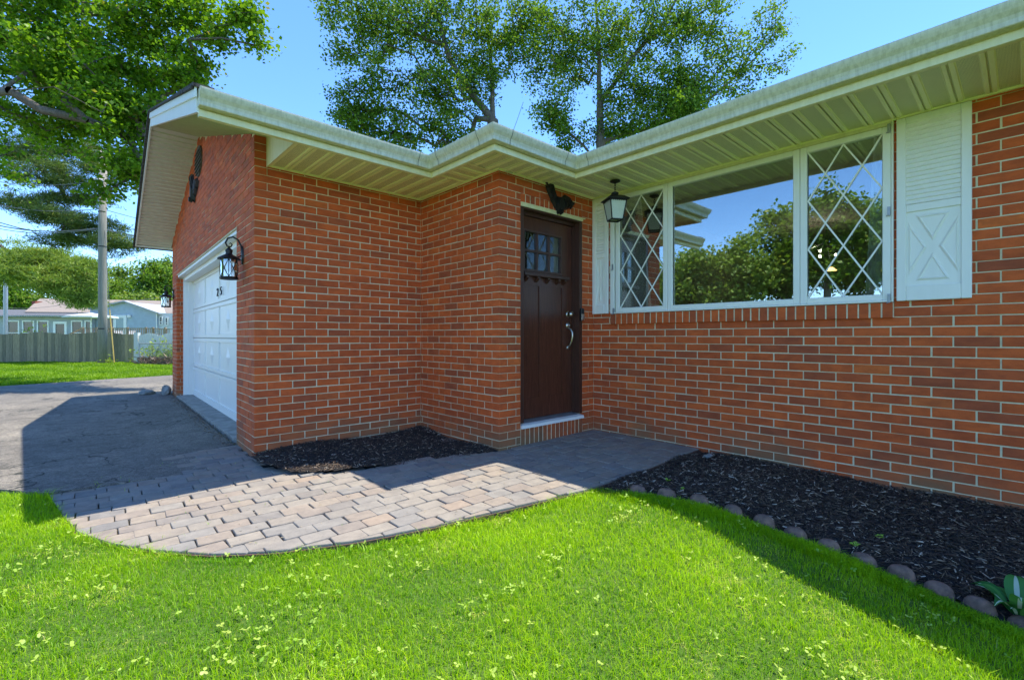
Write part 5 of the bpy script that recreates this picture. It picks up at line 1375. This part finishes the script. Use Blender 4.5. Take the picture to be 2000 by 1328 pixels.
# trees beyond the neighbours
bgt = [(235, 560, 56, 52, 50, 'leaf3', 'bright green tree behind the blue gabled house', 1), (300, 550, 52, 40, 46, 'leaf2', 'dark green tree rising beside the garage eave', 2), (285, 590, 50, 50, 14, 'leaf3', 'low yellow green shrubby tree above the blue roof ridge', 3), (330, 535, 54, 34, 34, 'leaf3', 'yellow green crown half hidden by the garage eave', 4),
       (20, 580, 48, 60, 46, 'leaf2', 'dark broad tree behind the grey green house at the edge', 5), (60, 600, 50, 46, 30, 'leaf3', 'lighter leafy tree behind the flat grey roof', 6), (170, 560, 52, 60, 56, 'leaf2', 'hazy green tree behind the utility pole', 7)]
for (px, py, t, rx_, ry_, lf, lab, sd) in bgt:
    b = at(px, 657, t); b.z = G - .2
    tree('far_tree', b, [b, at(px + 3, (py + 657) / 2, t), at(px, py - ry_ * .4, t)], .22, [B(px, py, t, rx_, ry_, 2.2, 5), B(px - rx_ * .4, py + ry_ * .35, t, rx_ * .6, ry_ * .5, 1.8, 2), B(px + rx_ * .4, py + ry_ * .3, t, rx_ * .6, ry_ * .5, 1.8, 2), B(px, py - ry_ * .5, t, rx_ * .5, ry_ * .5, 1.5, 1.5)], 130, lab, leaf=lf, lsize=.26, n_per=26, spread=.42, seed=40 + sd, group='trees beyond the neighbouring houses', step=.9)
# trees across the street, seen mirrored in the window
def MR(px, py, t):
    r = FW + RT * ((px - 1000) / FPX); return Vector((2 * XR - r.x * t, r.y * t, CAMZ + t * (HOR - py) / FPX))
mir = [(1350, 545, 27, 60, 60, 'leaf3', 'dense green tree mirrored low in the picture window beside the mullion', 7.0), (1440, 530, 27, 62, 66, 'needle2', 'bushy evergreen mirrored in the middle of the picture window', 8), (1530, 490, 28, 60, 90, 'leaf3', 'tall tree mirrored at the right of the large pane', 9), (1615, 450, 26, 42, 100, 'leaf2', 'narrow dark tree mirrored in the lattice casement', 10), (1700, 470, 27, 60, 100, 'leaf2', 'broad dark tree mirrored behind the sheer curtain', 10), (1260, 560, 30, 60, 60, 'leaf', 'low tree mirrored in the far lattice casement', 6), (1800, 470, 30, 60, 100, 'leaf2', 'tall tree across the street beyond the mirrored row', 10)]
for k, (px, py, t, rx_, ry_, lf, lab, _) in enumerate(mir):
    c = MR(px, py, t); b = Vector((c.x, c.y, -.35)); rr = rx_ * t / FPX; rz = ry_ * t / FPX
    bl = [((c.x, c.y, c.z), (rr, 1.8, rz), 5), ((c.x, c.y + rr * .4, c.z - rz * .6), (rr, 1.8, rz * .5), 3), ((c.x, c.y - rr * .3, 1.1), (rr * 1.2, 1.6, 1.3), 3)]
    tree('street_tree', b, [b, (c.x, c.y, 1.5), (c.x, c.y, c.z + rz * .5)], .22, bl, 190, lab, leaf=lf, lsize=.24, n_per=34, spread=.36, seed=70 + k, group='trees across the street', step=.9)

# tall hedge across the street, mirrored along the foot of the window
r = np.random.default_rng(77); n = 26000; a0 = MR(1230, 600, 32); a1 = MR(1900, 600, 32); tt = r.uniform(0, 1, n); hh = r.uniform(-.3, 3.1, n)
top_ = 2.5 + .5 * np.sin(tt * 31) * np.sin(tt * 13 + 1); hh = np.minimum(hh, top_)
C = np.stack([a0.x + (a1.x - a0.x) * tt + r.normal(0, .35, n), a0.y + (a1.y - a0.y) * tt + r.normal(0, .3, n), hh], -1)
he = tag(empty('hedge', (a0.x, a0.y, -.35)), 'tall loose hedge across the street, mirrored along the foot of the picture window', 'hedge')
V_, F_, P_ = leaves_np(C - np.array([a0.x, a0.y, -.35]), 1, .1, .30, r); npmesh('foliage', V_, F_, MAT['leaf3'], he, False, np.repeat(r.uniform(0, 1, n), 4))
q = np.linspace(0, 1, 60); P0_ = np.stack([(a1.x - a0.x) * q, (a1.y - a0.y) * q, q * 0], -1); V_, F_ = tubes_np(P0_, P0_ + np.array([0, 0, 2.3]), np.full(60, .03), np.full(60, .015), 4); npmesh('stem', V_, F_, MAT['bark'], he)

# ================================================================== NEIGHBOURS
def board_box(mb, L0, L1, z0, z1, t, th=.02, dz=0):
    o = FW * t; vs = []
    for tt in (0, th):
        for L, z in ((L0, z0), (L1, z0), (L1, z1 + dz), (L0, z1)): p = o + RT * L + FW * tt; vs.append((p.x, p.y, z))
    mb.add(vs, [(0, 1, 2, 3), (7, 6, 5, 4), (0, 3, 7, 4), (1, 5, 6, 2), (3, 2, 6, 7), (0, 4, 5, 1)])
def LZ(px, py, t): return (px - 1000) / FPX * t, CAMZ + (HOR - py) / FPX * t


T = 19.3; L0 = LZ(-70, 0, T)[0]; L1 = LZ(262, 0, T)[0]
fp = FW * T + RT * L1
fe = tag(empty('wooden_fence', (0, 0, 0)), 'weathered grey green board fence with a gently waved top behind the far lawn', 'fence')
mb = MB(); board_box(mb, L0, L1, .1, .18, T + .03, .04); board_box(mb, L0, L1, .85, .93, T + .03, .04); mb.build('rail', MAT['fencew'], fe)
x = L0; k = 0
while x < L1 - .02:
    w = random.uniform(.128, .142); top = 1.13 + .045 * math.sin((x - L0) * 2.6) + random.uniform(-.012, .012)
    mb = MB(); board_box(mb, x, min(x + w, L1), -.13, top, T + random.uniform(0, .006), .018, random.uniform(-.008, .008)); mb.build('fence_board', MAT['fencew'], fe); x += w + .007
fe = tag(empty('picket_fence', (0, 0, 0)), 'pale vinyl picket fence with scalloped top beside the grey wooden fence', 'fence')
T2 = 19.1; x = LZ(271, 0, T2)[0]; xe = LZ(352, 0, T2)[0]; x00 = x; k = 0
mb = MB(); board_box(mb, LZ(262, 0, T2)[0] + .005, LZ(270, 0, T2)[0], -.12, 1.15, T2 - .03, .14); mb.build('fence_post', MAT['palefence'], fe)
mb = MB(); board_box(mb, x, xe, .12, .2, T2 + .03, .04); board_box(mb, x, xe, .8, .88, T2 + .03, .04); mb.build('rail', MAT['palefence'], fe)
while x < xe:
    mb = MB(); board_box(mb, x, x + .085, -.12, 1.03 + .10 * abs(math.sin((x - x00) * math.pi / .8)), T2, .02); mb.build('picket', MAT['palefence'], fe); x += .095
# chain link fence in front of it
T3 = 18.2; ce = tag(empty('chain_link_fence', (0, 0, 0)), 'low chain link fence with a grey top rail before the pale picket fence', 'fence')
a, b = LZ(272, 0, T3)[0], LZ(350, 0, T3)[0]
for px in (272, 350):
    L, _ = LZ(px, 0, T3); q = FW * T3 + RT * L; m = MB(); m.tube([(q.x, q.y, -.1), (q.x, q.y, .74)], .028, 8); m.build('fence_post', MAT['steel'], ce)
q0 = FW * T3 + RT * a; q1 = FW * T3 + RT * b; m = MB(); m.tube([(q0.x, q0.y, .72), (q1.x, q1.y, .74)], .02, 6); m.build('top_rail', MAT['steel'], ce)
m = MB()
for k in range(-8, 22):
    for sg in (1, -1):
        s0 = a + k * .09; pts_ = []
        for t in (0, 1):
            L = s0 + (sg * t * .8 if sg > 0 else (1 - t) * .8 - .0); z = -.08 + t * .8; pts_.append((L, z))
        (la, za), (lb, zb_) = pts_
        if min(la, lb) < a or max(la, lb) > b: continue
        p = FW * T3 + RT * la; q = FW * T3 + RT * lb; m.tube([(p.x, p.y, za), (q.x, q.y, zb_)], .003, 3, False)
m.build('wire_mesh', MAT['steel'], ce)
# brush pile
r = random.Random(5); m = MB(); c = at(310, 705, 17.9)
for k in range(420):
    a = r.uniform(0, 6.28); p = Vector((c.x, c.y, -.1)) + RT * r.uniform(-.78, .9) + FW * r.uniform(-.3, .3) + Vector((0, 0, r.uniform(.0, .30))); d = Vector((math.cos(a), math.sin(a), r.uniform(-.5, .6))) * r.uniform(.08, .28)
    m.tube([p, p + d], r.uniform(.008, .02), 4, False)
tag(m.build('brush_pile', MAT['brush']), 'heap of dead sticks and brush piled under the chain link fence', 'brush pile')
# weeds along the fence
def tuft(name, c, n, h, sp, seed, label, mat='leaf3'):
    r = np.random.default_rng(seed); e_ = tag(empty(name, c), label, 'shrub', 'weedy shrubs by the fences'); C = r.normal(0, 1, (n, 3)) * np.array([sp, sp, h * .35]) + np.array([0, 0, h * .5]); C[:, 2] = np.abs(C[:, 2])
    V, F, P = leaves_np(C, 6, .07, .09, r); npmesh('foliage', V, F, MAT[mat], e_, False, np.repeat(r.uniform(.2, 1, len(P)), 4))
    V, F = tubes_np(np.zeros((n, 3)), C, np.full(n, .006), np.full(n, .003), 3); npmesh('stem', V, F, MAT['bark'], e_)
q = at(300, 680, 18.6); tuft('shrub', (q.x, q.y, -.05), 60, .75, .28, 3, 'thin yellow green shrub behind the chain link fence')
q = at(328, 680, 18.5); tuft('shrub', (q.x, q.y, -.05), 50, .7, .22, 4, 'leafy weeds beside the brush pile near the garage corner')
q = at(70, 655, 20.5); tuft('shrub', (q.x, q.y, .3), 60, 1.1, .30, 5, 'bright green bush peeping over the wooden fence below the windows')
q = at(205, 700, 18.6); tuft('shrub', (q.x, q.y, -.1), 18, .22, .16, 6, 'small tuft of weeds at the foot of the utility pole')

# utility pole
up = at(200, 712, 18.5); up.z = -.15; e = tag(empty('utility_pole', up), 'weathered grey timber utility pole on the far lawn before the fence', 'utility pole')
m = MB(); m.tube([(0, 0, 0), (0.01, 0, 2), (.0, 0, 5), (.03, 0, 8.4)], [.15, .142, .132, .12], 14); m.build('pole', MAT['pole'], e, True)
for z in (1.45, 4.65, 6.0):
    m = MB(); m.lathe([(.142 - z * .003, z - .02), (.152 - z * .003, z - .02), (.152 - z * .003, z + .02), (.142 - z * .003, z + .02)], (0, 0, 0), 14); m.build('steel_band', MAT['black'], e)
m = MB(); m.box((-.28, -.16, 6.9), (.02, .1, 7.25), None, .02); m.build('equipment_box', MAT['steel'], e)
e2 = tag(empty('guy_wire', at(223, 703, 18)), 'thin guy wire with a yellow plastic guard leaning beside the utility pole', 'guy wire')
g0 = Vector((0, 0, -.1)); g1 = at(214, 605, 18.3) - at(223, 703, 18); g2 = at(203, 420, 18.5) - at(223, 703, 18)
m = MB(); m.tube([g0, g1], .021, 8); m.build('guard', MAT['yellow'], e2); m = MB(); m.tube([g1, g2], .008, 5); m.build('wire', MAT['wire'], e2)
e = tag(empty('metal_post', at(11, 640, 31)), 'slim galvanised pole rising above the flat grey roof at the edge', 'pole'); m = MB(); m.tube([(0, 0, -.8), (0, 0, 3.2)], .11, 10); m.build('shaft', MAT['steel'], e); m = MB(); m.lathe([(0, 3.24), (.13, 3.2), (.13, 3.17)], (0, 0, 0), 10); m.build('pole_cap', MAT['steel'], e)
wires = [((-80, 338, 19), (200, 352, 18.5), (420, 372, 30), 'thin wire running from the top of the utility pole'), ((-80, 378, 19), (198, 408, 18.5), (420, 440, 34), 'sagging power line crossing the pine boughs to the pole'), ((-80, 420, 19), (197, 446, 18.5), (420, 472, 34), 'doubled service cable fixed at the banded part of the pole'), ((-80, 428, 19), (197, 447, 18.5), (420, 462, 34), 'lower service cable looping to the pole above the band'), ((-60, 590, 34), (120, 596, 36), (420, 560, 38), 'far thin cable strung before the neighbouring trees')]
for a, b, c, lab in wires:
    m = MB(); pp = []
    for p, q in ((a, b), (b, c)):
        P, Q = at(*p), at(*q)
        for i in range(13):
            t = i / 12; v = P.lerp(Q, t); v.z -= .35 * math.sin(math.pi * t); pp.append(v)
    m.tube(pp, .014 if 'doubled' not in lab else .022, 5); tag(m.build('power_line', MAT['wire']), lab, 'power line', 'power lines at the utility pole')

# neighbouring houses
def quad3(mb, P, th): # planar polygon with thickness along FW
    n = len(P); vs = [tuple(p) for p in P] + [tuple(Vector(p) + FW * th) for p in P]
    mb.add(vs, [tuple(range(n)), tuple(range(2 * n - 1, n - 1, -1))] + [(i, (i + 1) % n, (i + 1) % n + n, i + n) for i in range(n)])
def nwin(e, px0, py0, px1, py1, t, fw=2.2, pane='darkglass', kind='window', mull=True, blind=False):
    P = lambda a, b, tt=t: at(a, b, tt); m = MB()
    for (a, b, c, d) in ((px0, py0, px1, py0 + fw), (px0, py1 - fw, px1, py1), (px0, py0 + fw, px0 + fw, py1 - fw), (px1 - fw, py0 + fw, px1, py1 - fw)):
        quad3(m, [P(a, b, t - .05), P(c, b, t - .05), P(c, d, t - .05), P(a, d, t - .05)], .06)
    if mull: mm = (py0 + py1) / 2 + 3; quad3(m, [P(px0 + fw, mm - .5, t - .04), P(px1 - fw, mm - .5, t - .04), P(px1 - fw, mm + .6, t - .04), P(px0 + fw, mm + .6, t - .04)], .04)
    w = m.build(kind, MAT['trim'], e); m = MB(); quad3(m, [P(px0 + fw, py0 + fw, t - .01), P(px1 - fw, py0 + fw, t - .01), P(px1 - fw, py1 - fw, t - .01), P(px0 + fw, py1 - fw, t - .01)], .008); m.build('pane', MAT[pane], w)
T = 35.6
e = tag(empty('neighbour_house', (0, 0, 0)), 'low grey green house with a row of white framed windows behind the wooden fence', 'house')
gzn = -.4
def wallpoly(e, pts_, t, th, mat, name='wall'):
    m = MB(); quad3(m, [at(a, b, t) for a, b in pts_], th); return m.build(name, MAT[mat], e)
wallpoly(e, [(-90, 617), (178, 617), (178, 697), (-90, 697)], T, .35, 'greensid')
m = MB(); quad3(m, [at(-100, 616, T - .5), at(182, 616.5, T - .5), at(182, 618.5, T - .5), at(-100, 618.5, T - .5)], .3); m.build('gutter', MAT['trim'], e)
m = MB(); P = [at(-100, 615.5, T - .5), at(190, 616, T - .5), at(200, 606.5, T + 4), at(-100, 603, T + 4)]; m.add([tuple(p) for p in P] + [tuple(p - Vector((0, 0, .12))) for p in P], [(0, 1, 2, 3), (7, 6, 5, 4), (0, 4, 5, 1), (1, 5, 6, 2), (2, 6, 7, 3), (3, 7, 4, 0)]); m.build('roof', MAT['greyroof'], e)
for (a, b) in ((13.5, 37), (43, 66), (72, 94.5), (138.5, 160.5), (165, 178)): nwin(e, a, 626, b, 668, T)
nwin(e, 103.5, 628, 130, 690, T, 4.5, kind='door', mull=False)
e = tag(empty('neighbour_house', (0, 0, 0)), 'pale blue sided house with a gable, tan roof and white patio door', 'house')
T = 36.0
wallpoly(e, [(176, 603), (241, 589.5), (306, 611), (306, 690), (176, 690)], T, 6, 'bluesid'); wallpoly(e, [(306.3, 611), (345, 613), (345, 690), (306.3, 690)], T + .15, 5, 'whitesid', 'side_wall')
for pr in ([(172, 601.5), (241, 587), (241, 589.6), (172, 604.5)], [(241, 587), (310, 611), (310, 613.6), (241, 589.6)]):
    m = MB(); quad3(m, [at(a, b, T - .25) for a, b in pr], .4); m.build('rake_board', MAT['greensid'], e)
m = MB(); P = [at(48, 609, T + 1), at(345, 612, T + 1), at(342, 588, T + 6), at(78, 583, T + 6)]; m.add([tuple(p) for p in P] + [tuple(p - Vector((0, 0, .15))) for p in P], [(0, 1, 2, 3), (7, 6, 5, 4), (0, 4, 5, 1), (1, 5, 6, 2), (2, 6, 7, 3), (3, 7, 4, 0)]); rf = m.build('roof', MAT['tanroof'], e)
m = MB(); quad3(m, [at(62, 588, T + 4), at(69, 588, T + 4), at(69, 600, T + 4), at(62, 600, T + 4)], .6); m.build('chimney', MAT['red'], rf)
nwin(e, 221, 615.5, 246.5, 690, T, 5.5, 'teal', 'patio_door', False); wallpoly(e, [(207, 617), (220.8, 617), (220.8, 690), (207, 690)], T - .03, .02, 'darkglass', 'doorway')
nwin(e, 310.5, 618, 317, 634, T + .1, 1.3); nwin(e, 322, 620, 328, 635, T + .1, 1.3)
m = MB(); p = at(252, 618.5, T - .1); m.lathe([(0, -.08), (.12, -.06), (.12, .12), (0, .16)], tuple(p), 8); m.build('wall_lamp', MAT['trim'], e)
wallpoly(e, [(304.5, 612), (306.2, 612), (306.2, 690), (304.5, 690)], T - .05, .04, 'trim', 'corner_board')
# deck with railing
T = 30; e = tag(empty('deck', (0, 0, 0)), 'raised timber deck with a slatted railing in front of the blue house', 'deck')
wallpoly(e, [(135, 655), (345, 655), (345, 659), (135, 659)], T, 3, 'deck', 'deck_floor')
wallpoly(e, [(158, 640.2), (308, 640.8), (308, 642.2), (158, 641.6)], T, .1, 'deck', 'handrail'); wallpoly(e, [(308, 641.5), (345, 642.5), (345, 644), (308, 643)], T, .1, 'deck', 'handrail'); wallpoly(e, [(134, 652), (158, 640.2), (158, 641.8), (134, 653.8)], T, .1, 'deck', 'stair_rail')
for k in range(48):
    px = 160 + k * 3.6
    if px > 340: break
    wallpoly(e, [(px, 642), (px + 1.0, 642), (px + 1.0, 656), (px, 656)], T + .03, .04, 'deck', 'baluster')
for px in (158, 187, 216, 246, 282, 296, 320): wallpoly(e, [(px, 639), (px + 3, 639), (px + 3, 660), (px, 660)], T - .02, .12, 'deck', 'rail_post')
for k, px in enumerate((232, 256)):
    c = at(px, 664, 31.5); e = tag(empty('patio_chair', c), ('white patio chair on the deck near the patio door', 'white patio chair farther right on the deck by the blue wall')[k], 'chair', 'patio chairs on the neighbouring deck')
    m = MB(); m.box((-.25, -.25, .28), (.25, .25, .32)); m.build('seat', MAT['trim'], e); m = MB(); m.box((-.25, .2, .32), (.25, .25, .62)); m.build('backrest', MAT['trim'], e)
    for a in (-.22, .22):
        for b in (-.22, .22): m = MB(); m.box((a - .02, b - .02, -.06), (a + .02, b + .02, .28)); m.build('leg', MAT['trim'], e)
# umbrella
c = at(178, 657, 28.5); c.z = 0; e = tag(empty('patio_umbrella', c), 'open pale blue white patio umbrella half hidden behind the utility pole', 'umbrella')
za = at(178, 611, 28.5).z; ze = at(178, 618, 28.5).z; m = MB(); n = 8; vs = [(0, 0, za)] + [(1.28 * math.cos(2 * math.pi * k / n), 1.28 * math.sin(2 * math.pi * k / n), ze) for k in range(n)]; m.add(vs + [(v[0] * 1.01, v[1] * 1.01, v[2] - .1) for v in vs[1:]], [(0, k + 1, (k + 1) % n + 1) for k in range(n)] + [(k + 1, k + 1 + n, (k + 1) % n + 1 + n, (k + 1) % n + 1) for k in range(n)]); m.build('canopy', MAT['canvas'], e)
m = MB(); m.tube([(0, 0, 0), (0, 0, za)], .025, 8); m.build('pole', MAT['trim'], e)
print('done', len(bpy.data.objects))
